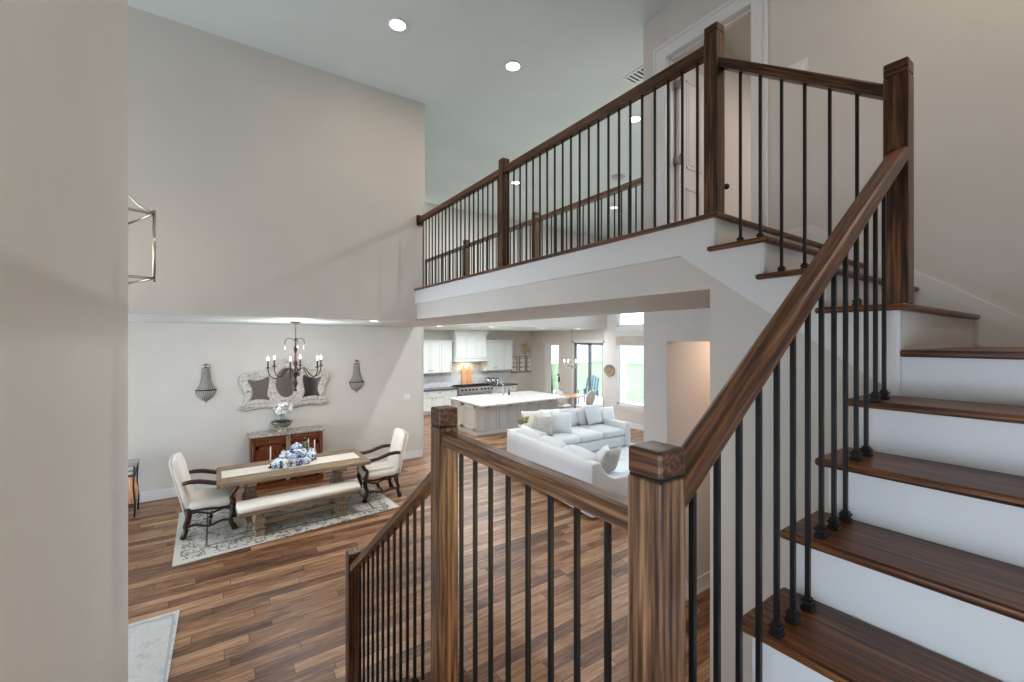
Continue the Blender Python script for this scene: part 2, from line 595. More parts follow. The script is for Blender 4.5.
def obj(name, mb, mat, parent=None, bevel=0.0, world=False, segs=2, at=None, sub=0, auto=True):
    """link one mesh; coordinates are local to the parent unless world=True"""
    b = mb.b
    bmesh.ops.recalc_face_normals(b, faces=b.faces[:])
    me = bpy.data.meshes.new(name)
    base = Vector((0, 0, 0))
    if parent is None:
        xs = [v.co for v in b.verts]
        lo = Vector([min(c[i] for c in xs) for i in range(3)])
        hi = Vector([max(c[i] for c in xs) for i in range(3)])
        base = Vector(((lo.x + hi.x) / 2, (lo.y + hi.y) / 2, lo.z)) if at is None else Vector(at)
        bmesh.ops.translate(b, verts=b.verts[:], vec=-base)
    elif world:
        bmesh.ops.transform(b, matrix=wmat(parent).inverted(), verts=b.verts[:])
    b.to_mesh(me)
    b.free()
    o = bpy.data.objects.new(name, me)
    COL.objects.link(o)
    if mat is not None:
        me.materials.append(M[mat] if isinstance(mat, str) else mat)
    if parent is not None:
        o.parent = parent
    else:
        o.location = base
    if sub:
        m = o.modifiers.new('smooth', 'SUBSURF'); m.levels = sub; m.render_levels = sub
    if bevel:
        m = o.modifiers.new('edges', 'BEVEL')
        m.width = bevel; m.segments = segs; m.limit_method = 'ANGLE'; m.angle_limit = math.radians(40)
    return o

def struct(name, mb, mat, parent=None, bevel=0.0):
    # architecture keeps its origin at the world origin so that textures run on from piece to piece
    o = obj(name, mb, mat, parent, bevel, world=parent is not None, at=(0, 0, 0))
    if parent is None:
        o['kind'] = 'structure'
    return o

def copy_tree(o, parent=None):
    c = o.copy()
    COL.objects.link(c)
    if parent is not None:
        c.parent = parent
    for ch in list(o.children):
        copy_tree(ch, c)
    return c

Z = lambda r: r + EYE            # height given relative to the camera's eye
Bx = lambda *a: MB().box(*a)

# ================================================================== STRUCTURE
CEIL2 = Z(3.32)
CEIL1 = Z(.29)
XW = 3.70                        # long wall behind the upper flight
KC = 3.06                        # kitchen ceiling
struct('floor', Bx(-6, -3.0, -.2, 11.42, 15.07, 0), 'floor')
struct('ceiling', MB().box(-6, 1.30, CEIL2, -.54, 9.84, CEIL2 + .2).box(-.54, -3.0, CEIL2, 11.42, 9.84, CEIL2 + .2), 'ceiling')
struct('ceiling_dining', Bx(-6, 5.79, CEIL1, 2.435, 9.47, CEIL1 + .2), 'ceiling')
struct('ceiling_kitchen', Bx(3.95, 9.80, KC, 11.42, 15.07, KC + .2), 'ceiling')
# wall beside the landing
STW = MB().box(-.54, -3.0, 0, -.40, -1.3, CEIL2).box(-.54, 1.25, 0, -.40, 3.19, CEIL2).box(-.54, -1.3, 0, -.40, 1.25, 1.7).box(-.54, -1.3, 2.5, -.40, 1.25, CEIL2)
struct('wall_stair', STW, 'wall')      # unseen low window added beside the camera to light risers and newels
wl = empty('window_20', (-.47, -.02, 1.5)); wl['kind'] = 'structure'
f = MB()
for (ya, yb, za, zb) in ((-1.3, -1.24, 1.7, 2.5), (1.19, 1.25, 1.7, 2.5), (-1.3, 1.25, 1.7, 1.76), (-1.3, 1.25, 2.44, 2.5), (-.05, .0, 1.7, 2.5)):
    f.box(-.52, ya, za, -.43, yb, zb)
obj('window_frame', f, 'trim', wl, .004, world=True)
# wall over the dining room
struct('wall_upper', Bx(-6, 5.68, CEIL1 - .02, 2.43, 5.80, CEIL2), 'wall')
# dining back wall
struct('wall_dining', Bx(-6, 9.35, 0, 3.92, 9.47, CEIL2), 'wall')
# foyer front wall above the porch, and the wall over the rear of the stair hall
struct('wall_front', Bx(-6.12, 1.30, CEIL1, -6.0, 5.80, CEIL2), 'wall')
struct('wall_rear', MB().box(-6.12, 1.30, 0, -.54, 1.42, CEIL2).box(-.54, -3.12, 2.7, XW + .12, -3.0, CEIL2).box(-.54, -3.12, 0, XW + .12, -3.0, 1.5).box(-.54, -3.12, 1.5, .3, -3.0, 2.7).box(2.6, -3.12, 1.5, XW + .12, -3.0, 2.7), 'wall')  # gap left in the unseen rear wall, sized to let light in
# header wall over the kitchen opening
struct('wall_header', Bx(3.75, 9.72, KC, 10.57, 9.84, CEIL2), 'wall')
# kitchen back wall and its left return
struct('wall_kitchen', Bx(3.9, 14.95, 0, 11.42, 15.07, KC), 'wall')
struct('wall_pantry', Bx(3.9, 9.47, 0, 4.02, 14.95, KC), 'wall')
# family room walls
pier = MB().box(XW, 2.645, 0, 10.57, 2.93, CEIL1).box(XW, 2.66, CEIL1, 10.57, 2.93, CEIL2)
struct('wall_family_side', pier, 'wall')
w = MB()
def holed_wall(mb, x0, x1, y0, y1, z0, z1, holes):
    """wall of constant x thickness with rectangular openings (ya, yb, za, zb), holes sorted by y and not overlapping in y unless stacked"""
    cols = {}
    for h in holes:
        cols.setdefault((h[0], h[1]), []).append((h[2], h[3]))
    y = y0
    for (a, b) in sorted(cols):
        if a > y: mb.box(x0, y, z0, x1, a, z1)
        z = z0
        for (c, d) in sorted(cols[(a, b)]):
            if c > z: mb.box(x0, a, z, x1, b, c)
            z = d
        if z < z1: mb.box(x0, a, z, x1, b, z1)
        y = b
    if y < y1: mb.box(x0, y, z0, x1, y1, z1)
    return mb
win_cols = [(7.35, 9.30), (5.2, 7.05), (3.2, 4.9)]
holes = []
for a, b in win_cols:
    holes += [(a, b, .66, 2.78), (a, b, 3.10, 4.6)]
struct('wall_window', holed_wall(w, 10.45, 10.57, 2.93, 9.72, 0, CEIL2, holes), 'wall')
struct('wall_breakfast', holed_wall(MB(), 11.3, 11.42, 9.72, 14.95, 0, KC, [(10.68, 12.20, 0, 2.58), (12.99, 13.95, 0, 2.55)]), 'wall')
struct('wall_return', Bx(10.45, 9.72, 0, 11.3, 9.84, KC), 'wall')
# wall behind the upper flight: ground floor with the hall opening, first floor with the bedroom door
g = MB()
g.box(XW, -3.0, 0, XW + .12, 1.52, CEIL1 + .1)
g.box(XW, 1.52, 2.672, XW + .12, 2.645, CEIL1 + .1)
struct('wall_hall', g, 'wall')
DB = Z(.71)
g = MB()
g.box(XW, -3.0, CEIL1 + .1, XW + .12, 1.823, CEIL2)
g.box(XW, 1.823, DB + 2.11, XW + .12, 2.658, CEIL2)
g.box(XW, 1.823, CEIL1 + .1, XW + .12, 2.658, DB)
struct('wall_landing', g, 'wall')
struct('wall_hall_end', Bx(7.0, .6, 0, 7.12, 2.645, CEIL1), 'wall')
struct('wall_hall_near', Bx(XW + .12, 1.4, 0, 7.0, 1.52, CEIL1), 'wall')
struct('ceiling_hall', Bx(XW + .12, 1.4, CEIL1, 7.12, 2.66, CEIL1 + .1), 'ceiling')
struct('floor_bedroom', Bx(XW + .12, -1.0, DB - .05, 7.0, 2.66, DB), 'floor')
struct('wall_bedroom_end', Bx(7.0, -1.0, DB, 7.12, 2.66, CEIL2), 'wall')
struct('wall_bedroom_side', Bx(XW + .12, -1.1, DB, 7.12, -1.0, CEIL2), 'wall')

# landings, bridge, bulkheads
struct('floor_landing', Bx(-.40, -3.0, Z(-1.363) - .03, .85, 1.62, Z(-1.363)), 'oak_x')
struct('wall_landing_base', MB().box(.68, -3.0, 0, .80, 1.58, Z(-1.40)).box(-.40, -3.0, Z(-1.6), .68, 1.58, Z(-1.395)), 'wall')
struct('floor_quarter_landing', MB().box(2.284, -3.0, Z(-.04) - .028, XW, .543, Z(-.04)), 'tread', None, .006)
struct('floor_bridge_slab', MB().box(2.43, 1.34, CEIL1, XW + .03, 9.72, Z(.682)), 'wall')
struct('floor_bridge', MB().box(2.268, 1.303, Z(.682), XW + .04, 9.72, Z(.71)), 'tread', None, .007)
# wall below the upper flight with the bulkhead of the bridge
yz = [(.62, 0), (1.37, 0), (1.37, CEIL1), (5.68, CEIL1), (5.68, Z(.68)), (1.34, Z(.68)), (1.34, Z(.49)), (1.075, Z(.49)),
      (1.075, Z(.302)), (.811, Z(.302)), (.811, Z(.116)), (.62, Z(.116))]
struct('wall_below_stairs', MB().prism(yz, 2.31, 2.43, 'x'), 'wall')
# applied white skirt board of the upper flight and bridge
sk = [(5.68, Z(.682)), (1.333, Z(.682)), (1.333, Z(.495)), (1.07, Z(.495)), (1.07, Z(.308)), (.806, Z(.308)), (.806, Z(.121)),
      (.543, Z(.121)), (.543, Z(-.227)), (1.547, Z(.503)), (5.68, Z(.503))]
struct('trim_skirt_board', MB().prism(sk, 2.288, 2.31, 'x'), 'trim')
g = MB()
for y, za, zb in ((1.333, .495, .682), (1.07, .308, .495), (.806, .121, .308), (.543, -.225, .121)):
    g.box(2.2835, y + .012, Z(za + (.02 if za > -.2 else .0)), 2.289, y + .024, Z(zb))
struct('trim_skirt_bead', g, 'trim')
# side wall under the main flight
xz = [(.7215, 0), (2.31, 0), (2.31, Z(-.27)), (2.05, Z(-.27))]
for k in range(5, -1, -1):
    x0, z1 = .7215 + .266 * k, 1.512 + .189 * k - .03
    xz += [(x0 + .266, z1), (x0, z1)]
struct('wall_main_flight_side', MB().prism(xz[:2] + [(2.31, 2.42)] + xz[4:], .57, .60, 'y'), 'trim')
# baseboards
def base_x(name, x0, x1, y, out, z=0.0, h=.16):
    struct(name, MB().box(x0, min(y, y + out), z, x1, max(y, y + out), z + h).box(x0, min(y, y + out * 1.5), z, x1, max(y, y + out * 1.5), z + .02), 'trim', None, .003)
def base_y(name, y0, y1, x, out, z=0.0, h=.16):
    struct(name, MB().box(min(x, x + out), y0, z, max(x, x + out), y1, z + h), 'trim', None, .003)
base_x('baseboard_dining', -6, 3.92, 9.35, -.016)
base_y('baseboard_dining_end', 9.335, 9.47, 3.92, .016)
base_y('baseboard_window', 2.93, 9.72, 10.45, -.016)
base_x('baseboard_hall', XW, 7.0, 2.645, -.016)
base_y('baseboard_pier', 2.63, 2.946, XW, -.016)
base_x('baseboard_kitchen', 10.2, 11.3, 14.95, -.016)
sk2 = [(-3.0, Z(-.04)), (-3.0, Z(.128)), (.363, Z(.128)), (1.38, Z(.862)), (1.688, Z(.862)), (1.688, Z(.71)), (1.303, Z(.71)), (1.30, Z(.52)), (.51, Z(-.04))]
struct('baseboard_stair', MB().prism(sk2, XW - .016, XW, 'x'), 'trim')

# ------------------------------------------------------------------ windows
def window(n, a, b, z0, z1, casing=.07):
    root = empty('window_%d' % n, (10.45, (a + b) / 2, z0))
    root['kind'] = 'structure'
    f = MB()
    for (ya, yb, za, zb) in ((a, a + .07, z0, z1), (b - .07, b, z0, z1), (a, b, z0, z0 + .07), (a, b, z1 - .07, z1)):
        f.box(10.455, ya, za, 10.55, yb, zb)
    obj('window_frame', f, 'trim', root, .004, world=True)
    obj('window_pane', Bx(10.51, a + .06, z0 + .06, 10.516, b - .06, z1 - .06), 'glass', root, world=True)
    c = MB().box(10.41, a - .06, z0 - .035, 10.46, b + .06, z0).box(10.432, a - .04, z0 - .12, 10.45, b + .04, z0 - .035)
    obj('window_sill', c, 'trim', root, .004, world=True)
    return root
n = 0
for a, b in win_cols:
    n += 1; window(n, a, b, .66, 2.78)
    n += 1; window(n, a, b, 3.10, 4.6)
sh = MB()
for i in range(5):
    zz = 2.80 - .052 * i
    sh.soft_box(10.36 + .004 * (i % 2), 7.36, zz - .075, 10.44, 9.29, zz, .018)
tag(obj('roman_shade', sh, 'shade'), 'woven taupe roman shade drawn up above the tall family room window', 'window shade')
# patio doors of the breakfast corner
root = empty('door_1', (11.3, 11.44, 0)); root['kind'] = 'structure'
f = MB()
for (ya, yb, za, zb) in ((12.12, 12.20, 0, 2.58), (10.68, 10.76, 0, 2.58), (11.35, 11.47, 0, 2.58)):
    f.box(11.33, ya, za, 11.40, yb, zb)
f.box(11.33, 10.68, 2.50, 11.40, 12.2, 2.58).box(11.33, 10.68, 0, 11.40, 12.2, .1)
obj('door_frame', f, simple('dark_bronze_frame', srgb(112, 118, 122), .4), root, .004, world=True)
obj('door_pane', MB().box(11.36, 10.76, .1, 11.366, 11.36, 2.5).box(11.36, 11.46, .1, 11.366, 12.12, 2.5), 'glass', root, world=True)
c = MB().box(11.28, 10.58, 0, 11.30, 10.68, 2.68).box(11.28, 12.2, 0, 11.30, 12.3, 2.68).box(11.28, 10.58, 2.58, 11.30, 12.3, 2.68)
obj('door_casing', c, 'trim', root, .004, world=True)
root = empty('door_2', (11.3, 13.47, 0)); root['kind'] = 'structure'
f = MB().box(11.32, 12.99, 0, 11.38, 13.13, 2.55).box(11.32, 13.62, 0, 11.38, 13.95, 2.55).box(11.32, 13.13, 2.46, 11.38, 13.62, 2.55).box(11.32, 13.13, 0, 11.38, 13.62, .3)
obj('door_leaf', f, 'trim', root, .004, world=True)
obj('door_pane', MB().box(11.345, 13.13, .3, 11.351, 13.62, 2.46), 'glass', root, world=True)
obj('door_handle', MB().box(11.27, 13.045, 1.0, 11.32, 13.085, 1.22).ball((11.26, 13.065, 1.30), .04), 'iron', root, world=True)
obj('door_casing', MB().box(11.28, 12.89, 0, 11.30, 12.99, 2.62).box(11.28, 13.95, 0, 11.30, 14.05, 2.62).box(11.262, 12.86, 2.56, 11.30, 14.08, 2.82).box(11.25, 12.84, 2.82, 11.30, 14.10, 2.85), paint('door_header_paint', srgb(214, 202, 196), .45), root, .004, world=True)
# bedroom door on the upper floor
root = empty('door_3', (XW, 2.24, DB)); root['kind'] = 'structure'
c = MB()
for d, o2 in ((.018, .0), (.03, .085)):
    pass
Y0, Y1, ZT = 1.823, 2.658, DB + 2.11
c.box(XW - .018, Y0 - .115, DB, XW, Y0, ZT).box(XW - .018, Y1, DB, XW, Y1 + .115, ZT).box(XW - .018, Y0 - .115, ZT, XW, Y1 + .115, ZT + .115)
c.box(XW - .03, Y0 - .13, DB, XW, Y0 - .105, ZT + .10).box(XW - .03, Y1 + .105, DB, XW, Y1 + .13, ZT + .10).box(XW - .03, Y0 - .13, ZT + .10, XW, Y1 + .13, ZT + .13)
c.box(XW - .012, Y0 - .03, DB, XW + .13, Y0 + .004, ZT).box(XW - .012, Y1 - .004, DB, XW + .13, Y1 + .03, ZT).box(XW - .012, Y0, ZT - .004, XW + .13, Y1, ZT + .03)
c.box(XW + .05, Y1 - .02, DB, XW + .09, Y1, ZT).box(XW + .05, Y0, DB, XW + .09, Y0 + .02, ZT).box(XW + .05, Y0, ZT - .02, XW + .09, Y1, ZT)
obj('door_casing', c, 'trim', root, .003, world=True)
lx0, lx1, ly = XW + .14, XW + .95, 2.60
f = MB().box(lx0, ly, DB + .01, lx1, ly + .04, ZT - .02)
for za, zb in ((.22, .84), (1.04, 1.94)):
    for xa, xb in ((.11, .37), (.45, .71)):
        x0, x1 = lx0 + xa, lx0 + xb
        f.box(x0, ly - .006, DB + za, x1, ly, DB + za + .02).box(x0, ly - .006, DB + zb - .02, x1, ly, DB + zb)
        f.box(x0, ly - .006, DB + za, x0 + .02, ly, DB + zb).box(x1 - .02, ly - .006, DB + za, x1, ly, DB + zb)
        f.box(x0 + .045, ly - .004, DB + za + .045, x1 - .045, ly, DB + zb - .045)
obj('door_leaf', f, 'trim', root, .003, world=True)
for zz in (.25, 1.1, 1.86):
    obj('door_hinge', MB().box(XW + .115, 2.585, DB + zz - .035, XW + .138, 2.655, DB + zz + .035).tube([(XW + .13, 2.58, DB + zz - .055), (XW + .13, 2.58, DB + zz + .055)], .01), 'steel', root, world=True)
obj('door_handle', MB().tube([(lx1 - .07, ly + .01, DB + .96), (lx1 - .07, ly - .06, DB + .96)], .016).ball((lx1 - .07, ly - .075, DB + .96), .032), 'bronze', root, world=True)

# ================================================================== STAIRS
def flight_x(root, n, x0, z0, going, rise, ya, yb):
    for k in range(n):
        x, z = x0 + going * k, z0 + rise * k
        obj('tread', Bx(x, ya, z - .028, x + going + .032, yb, z), 'tread', root, .011, True, 3)
        obj('riser', Bx(x + .03, ya, z - rise - .014, x + .048, yb - .035, z - .0285), 'riser', root, 0, True)
root = thing('staircase', 'main stair flight with dark oak treads and white risers climbing from the lower landing', 'stairs', (.70, 0, Z(-1.363)))
flight_x(root, 6, .688, 1.512, .266, .189, -1.2, .65)
obj('riser', Bx(2.314, -1.2, Z(-.229), 2.332, .543, Z(-.069)), 'riser', root, 0, True)
root = thing('staircase', 'short upper stair flight of three treads below the balcony corner', 'stairs', (2.30, .52, Z(-.04)))
for yn, z in ((.513, .149), (.776, .336), (1.04, .523)):
    obj('tread', Bx(2.262, yn, Z(z - .028), XW - .016, yn + .325, Z(z)), 'tread', root, .011, True, 3)
    obj('riser', Bx(2.312, yn + .03, Z(z - .187), XW - .016, yn + .048, Z(z - .0285)), 'wall', root, 0, True)
obj('riser', Bx(2.312, 1.333, Z(.523), XW - .016, 1.34, Z(.682)), 'wall', root, 0, True)
root = thing('staircase', 'lower stair flight descending from the landing to the plank floor', 'stairs', (.22, 3.2, 0))
for k in range(6):
    yn, z = 1.886 + .266 * k, Z(-1.552 - .189 * k)
    obj('tread', Bx(-.395, yn - .298, z - .028, .84, yn, z), 'tread', root, .011, True, 3)
    obj('riser', Bx(-.395, yn - .048, z - .189 if k < 5 else 0, .80, yn - .03, z - .0285), 'riser', root, 0, True)
st = [(1.60, 0), (3.18, 0)]
pts = [(1.60, 0)]
for k in range(5, -1, -1):
    yn, z = 1.886 + .266 * k, Z(-1.552 - .189 * k) - .03
    pts += [(yn - .05, 0 if k == 5 else Z(-1.552 - .189 * (k + 1)) - .03), (yn - .05, z)]
pts += [(1.60, Z(-1.552) - .03)]
obj('stringer', MB().prism(pts, .79, .81, 'x'), 'trim', root, 0, True)

t = thing('added_step_light', 'unseen step light added under the main stair flight for an amber glow', 'step light', (1.42, .615, 1.66))  # guessed unseen fixture, added for the amber glow on the landing newel
obj('face_plate', Bx(-.06, .0, -.04, .06, .008, .04), 'steel', t, .003)
obj('lens', Bx(-.045, .008, -.025, .045, .011, .025), glow('added_step_light_lens', (1, .72, .36, 1), 6), t)
area_light('added_step_lamp', (1.42, .635, 1.66), .1, 7, (1, .66, .28), (PI / 2, 0, .5), size_y=.06)

# ------------------------------------------------------------------ newels
NW = .0405
def newel(label, x, y, z0, z1, capz=.068, group=None, h=NW, mat='oak_z'):
    t = thing('newel_post', label, 'newel post', (x, y, z0), 0, group)
    zc = z1 - z0 - capz
    obj('shaft', MB().box(-h, -h, 0, h, h, zc), mat, t, .004)
    obj('neck', MB().box(-h + .003, -h + .003, zc, h - .003, h - .003, zc + .004), 'iron', t)
    c = MB().box(-h, -h, zc + .004, h, h, zc + capz)
    obj('cap', c, 'oak_y', t, .007, segs=3)
    return t
newel('large oak newel post where the main stair handrail begins, its capped top nearest the camera', .7345, .55, 1.512, Z(-.214), .06, mat='lit_z')
newel('oak newel post joining the level landing rail and the descending rail, lit amber', .737, 1.535, Z(-1.363), Z(-.262), .075, mat='lit_z')
newel('dark starting newel post at the foot of the descending stair rail', .737, 2.875, Z(-2.308), Z(-1.365), .075)
newel('tall oak newel post on the turning step where the main handrail ends', 2.335, .5585, Z(.149), Z(1.146), .06)
newel('oak newel post at the balcony corner in front of the bedroom door', 2.345, 1.365, Z(.71), Z(1.785), .05)
newel('oak newel post midway along the front balcony rail', 2.35, 3.545, Z(.71), Z(1.785), .05)
newel('far bridge rail newel in lit-toned oak seen just past the middle balcony newel', XW - .01, 4.767, Z(.71), Z(1.785), .05, mat='lit_z')
newel('far bridge rail newel in lit-toned oak seen behind the balcony end by the tall wall', XW - .01, 6.795, Z(.71), Z(1.785), .05, mat='lit_z')

# ------------------------------------------------------------------ railings
BW = .0060
def baluster(root, x, y, z0, z1, shoe=True):
    b = obj('baluster', MB().box(-BW, -BW, 0, BW, BW, z1 - z0), 'iron', root)
    b.location = Vector((x, y, z0)) - root.location
    if shoe:
        s = MB()
        for r, a, c in ((.0155, 0, .012), (.0125, .012, .02), (.0155, .02, .028), (.0105, .028, .036)):
            s.box(-r, -r, a, r, r, c)
        obj('shoe', s, 'iron', b, .002)
    return b
BAL = {}
def railing(root, pts, shoe=True):
    """pts: (x, y, z0, z1). identical meshes are shared"""
    for (x, y, z0, z1) in pts:
        key = (round(z1 - z0, 3), shoe)
        if key in BAL:
            src = BAL[key]
            b = src.copy(); COL.objects.link(b); b.parent = root
            b.location = Vector((x, y, z0)) - root.location
            for ch in src.children:
                c = ch.copy(); COL.objects.link(c); c.parent = b
        else:
            BAL[key] = baluster(root, x, y, z0, z1, shoe)
def bar(root, p, q, w=.032, h=.05, mat='oak_x', name='handrail', plumb=True):
    """handrail with top centre line p -> q"""
    p, q = Vector(p), Vector(q)
    d = (q - p); d.z = 0
    side = Vector((-d.y, d.x, 0)).normalized()
    rings = []
    prof = [(-w, -h), (-w, -h * .75), (-w * 1.0, -.012), (-w * .86, -.003), (-w * .6, 0), (w * .6, 0), (w * .86, -.003), (w, -.012), (w, -h * .75), (w, -h)]
    for e in (p, q):
        rings.append([e + side * a + Vector((0, 0, c)) for a, c in prof])
    return obj(name, MB().ring_surface(rings, smooth=False), mat, root, 0, True)

# main flight
rt = lambda X: Z(-.285 + .7105 * (X - .79))
R = thing('stair_railing', 'sloping main stair railing of oak handrail and black iron balusters', 'railing', (1.5, .55, 1.9))
bar(R, (.775, .55, rt(.775)), (2.2945, .55, rt(2.2945)), .033, .052, 'oak_rise_x')
pts = []
for k in range(14):
    x = .86 + .0972 * k
    step = int((x - .688) // .266)
    pts.append((x, .55, 1.512 + .189 * step, rt(x) - .04))
railing(R, pts)
# level landing rail
R = thing('stair_railing', 'level landing railing between two oak newels, with black balusters in front of the sofa', 'railing', (.737, 1.04, Z(-1.363)))
bar(R, (.737, .5905, Z(-.352)), (.737, 1.4945, Z(-.352)), .032, .046, 'lit_y')
railing(R, [(.737, .683 + .1013 * k, Z(-1.363), Z(-.39)) for k in range(8)])
# lower rail
rl = lambda Y: Z(-.515 - .735 * (Y - 1.595))
R = thing('stair_railing', 'descending stair railing with closely spaced black balusters beside the open plank floor', 'railing', (.737, 2.2, 1.0))
bar(R, (.737, 1.5755, rl(1.5755)), (.737, 2.8345, rl(2.8345)), .032, .05, 'oak_fall_lit_y')
pts = []
for k in range(12):
    y = 1.747 + .0893 * k
    step = max(0, int(math.ceil((y - 1.886) / .266)))
    pts.append((.737, y, Z(-1.552 - .189 * step), rl(y) - .04))
railing(R, pts)
# short upper rail
ru = lambda Y: Z(1.08 + .705 * (Y - .60))
R = thing('stair_railing', 'short railing rising from the tall newel to the balcony corner newel', 'railing', (2.34, .95, Z(.3)))
bar(R, (2.34, .599, ru(.599)), (2.345, 1.3245, ru(1.3245)), .032, .06, 'oak_rise_y')
pts = []
for k in range(6):
    y = .70 + .103 * k
    z0 = .149 if y < .776 else .336 if y < 1.04 else .523
    pts.append((2.343, y, Z(z0), ru(y) - .045))
railing(R, pts)
# balcony
R = thing('balcony_railing', 'long front balcony railing with oak top rail above the white bulkhead', 'railing', (2.35, 3.5, Z(.71)))
bar(R, (2.35, 1.4055, Z(1.705)), (2.35, 3.5045, Z(1.705)), .032, .065, 'oak_y')
bar(R, (2.35, 3.5855, Z(1.705)), (2.35, 5.66, Z(1.705)), .032, .065, 'oak_y')
obj('end_block', Bx(2.30, 5.645, Z(1.60), 2.40, 5.679, Z(1.735)), 'oak_z', R, .004, True)
railing(R, [(2.35, 1.472 + .1 * k, Z(.71), Z(1.65)) for k in range(21)] + [(2.35, 3.652 + .1 * k, Z(.71), Z(1.65)) for k in range(20)], False)
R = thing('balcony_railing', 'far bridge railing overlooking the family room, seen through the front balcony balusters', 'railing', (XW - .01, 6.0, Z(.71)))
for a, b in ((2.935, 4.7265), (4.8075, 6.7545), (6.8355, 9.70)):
    bar(R, (XW - .01, a, Z(1.705)), (XW - .01, b, Z(1.705)), .03, .06, 'lit_y')
pts = []
for a, b in ((2.96, 4.72), (4.83, 6.75), (6.86, 9.68)):
    k = int((b - a - .05) / .1)
    pts += [(XW - .01, a + .06 + .1 * i, Z(.71), Z(1.655)) for i in range(k)]
railing(R, pts, False)

# ================================================================== CEILING LIGHTS
def downlight(x, y, z, label, group, r=.075, power=18, color=SOFTWARM):
    t = thing('recessed_light', label, 'ceiling light', (x, y, z), 0, group)
    ring = MB().lathe([(r * 1.02, -.002), (r * 1.32, -.004), (r * 1.34, -.012), (r * 1.0, -.010), (r, -.006)], n=24, cap=False)
    obj('trim_ring', ring, 'trim', t)
    obj('lens', MB().lathe([(r, -.004), (r * .8, -.0065), (.001, -.008)], n=24), 'lens', t)
    if power:
        area_light('downlight_lamp', (x, y, z - .03), r * 1.4, power, color)
for x, y, l in ((1.579, 4.408, 'round recessed ceiling light over the foyer, larger of the two in the open ceiling'),
                (2.969, 4.281, 'round recessed ceiling light above the front balcony rail'),
                (5.186, 4.269, 'recessed ceiling light glowing between balcony balusters near the bedroom wall'),
                (5.209, 7.418, 'recessed ceiling light seen beside the middle balcony newel'),
                (8.223, 7.416, 'recessed ceiling light seen low between balusters just above the far bridge rail')):
    downlight(x, y, CEIL2, l, 'recessed lights in the high ceiling', .082, 8 if x < 4 else 22 if x > 8 else 85, (1, .80, .60) if x < 4 else (.95, .98, 1))
for px, l in ((440, 'recessed kitchen light above the wall cabinet beside the dining wall end'), (472, 'recessed kitchen light in front of the tall range hood'),
              (492, 'recessed kitchen light above the wall cabinet beside the hood'), (541, 'recessed kitchen light near the patio door header'), (578, 'recessed light above the breakfast corner')):
    a = (px - 512) / 430.0
    yy = 10.6
    xx = yy * (.823 * a + .568) / (.823 - .568 * a)
    downlight(xx, yy, KC, l, 'recessed lights in the kitchen ceiling', .075, 34, (.93, .96, 1))
for xx, yy in ((5.4, 13.2), (6.7, 13.2), (8.1, 13.2)):  # extra lamps without fixtures, added to light the deep end of the kitchen
    area_light('added_kitchen_lamp', (xx, yy, KC - .02), .12, 30, (.93, .96, 1))
downlight(2.0, 6.6, CEIL1, 'small recessed light in the dining room ceiling beside the chandelier', None, .06, 30)
area_light('hall_lamp', (4.6, 2.1, CEIL1 - .04), .25, 14, (1.0, .72, .56))
for _x, _y in ((2.5, .2), (2.9, -.9)):  # unseen ceiling lamps added to brighten the wall beside the stair
    area_light('added_stair_lamp', (_x, _y, CEIL2 - .03), .12, 20, (1, .90, .78))
area_light('added_bedroom_lamp', (5.4, 1.0, CEIL2 - .04), .4, 45, (1, .93, .9))  # unseen lamp added to light the room behind the open door
# ceiling vent and smoke detector
t = thing('ceiling_vent', 'white louvred air vent in the high ceiling beside the bedroom wall', 'air vent', (4.37, 3.49, CEIL2), .0)
obj('vent_frame', MB().box(-.12, -.20, -.012, .12, -.17, 0).box(-.12, .17, -.012, .12, .20, 0).box(-.12, -.17, -.012, -.09, .17, 0).box(.09, -.17, -.012, .12, .17, 0), 'trim', t, .003)
g = MB()
for i in range(6):
    g.box(-.09, -.16 + .056 * i, -.010, .09, -.132 + .056 * i, -.004)
obj('louvre', g, 'steel', t)
obj('vent_backing', Bx(-.09, -.17, -.003, .09, .17, -.001), 'iron', t)
t = thing('smoke_detector', 'small grey detector on the family room ceiling above the far bridge rail', 'smoke detector', (6.71, 5.945, CEIL2))
obj('housing', MB().lathe([(.13, 0), (.13, -.03), (.09, -.055), (.03, -.06)], n=20), 'steel', t)
obj('mount_plate', MB().lathe([(.16, 0), (.16, -.008), (.13, -.01)], n=20), 'trim', t)

def plate(name, label, cat, p, axis, w, h, toggles):
    t = thing(name, label, cat, p)
    if axis == 'y':      # on a wall facing -y
        obj('cover', Bx(-w / 2, -.008, -h / 2, w / 2, -.001, h / 2), 'trim', t, .002)
        for i in range(toggles):
            x = (i + .5) / toggles * w - w / 2
            obj('rocker', Bx(x - .014, -.013, -.03, x + .014, -.008, .03), 'white_ceramic', t, .002)
    else:                # on a wall facing -x
        obj('cover', Bx(-.008, -w / 2, -h / 2, -.001, w / 2, h / 2), 'trim', t, .002)
        for i in range(toggles):
            y = (i + .5) / toggles * w - w / 2
            obj('rocker', Bx(-.013, y - .014, -.03, -.008, y + .014, .03), 'white_ceramic', t, .002)
plate('light_switch', 'white double switch plate on the dining wall near its kitchen end', 'light switch', (3.56, 9.35, 1.40), 'y', .15, .12, 3)
plate('light_switch', 'white switch plate on the wall beside the bedroom door', 'light switch', (XW, 1.475, Z(2.08)), 'x', .14, .125, 2)

# ================================================================== DINING ROOM
# rugs
tag(obj('area_rug', MB().prism([(-.42, 6.46), (2.44, 6.72), (2.30, 8.55), (-.46, 8.40)], .001, .011, 'z'), 'rug'), 'faded grey and cream patterned rug under the dining table', 'rug')
tag(obj('area_rug', MB().prism([(-2.6, 3.0), (-.33, 3.0), (-.29, 5.38), (-2.6, 5.38)], .001, .011, 'z'), 'rug2'), 'pale grey entry rug at the bottom corner beside the stair wall', 'rug')
RUGZ = .011

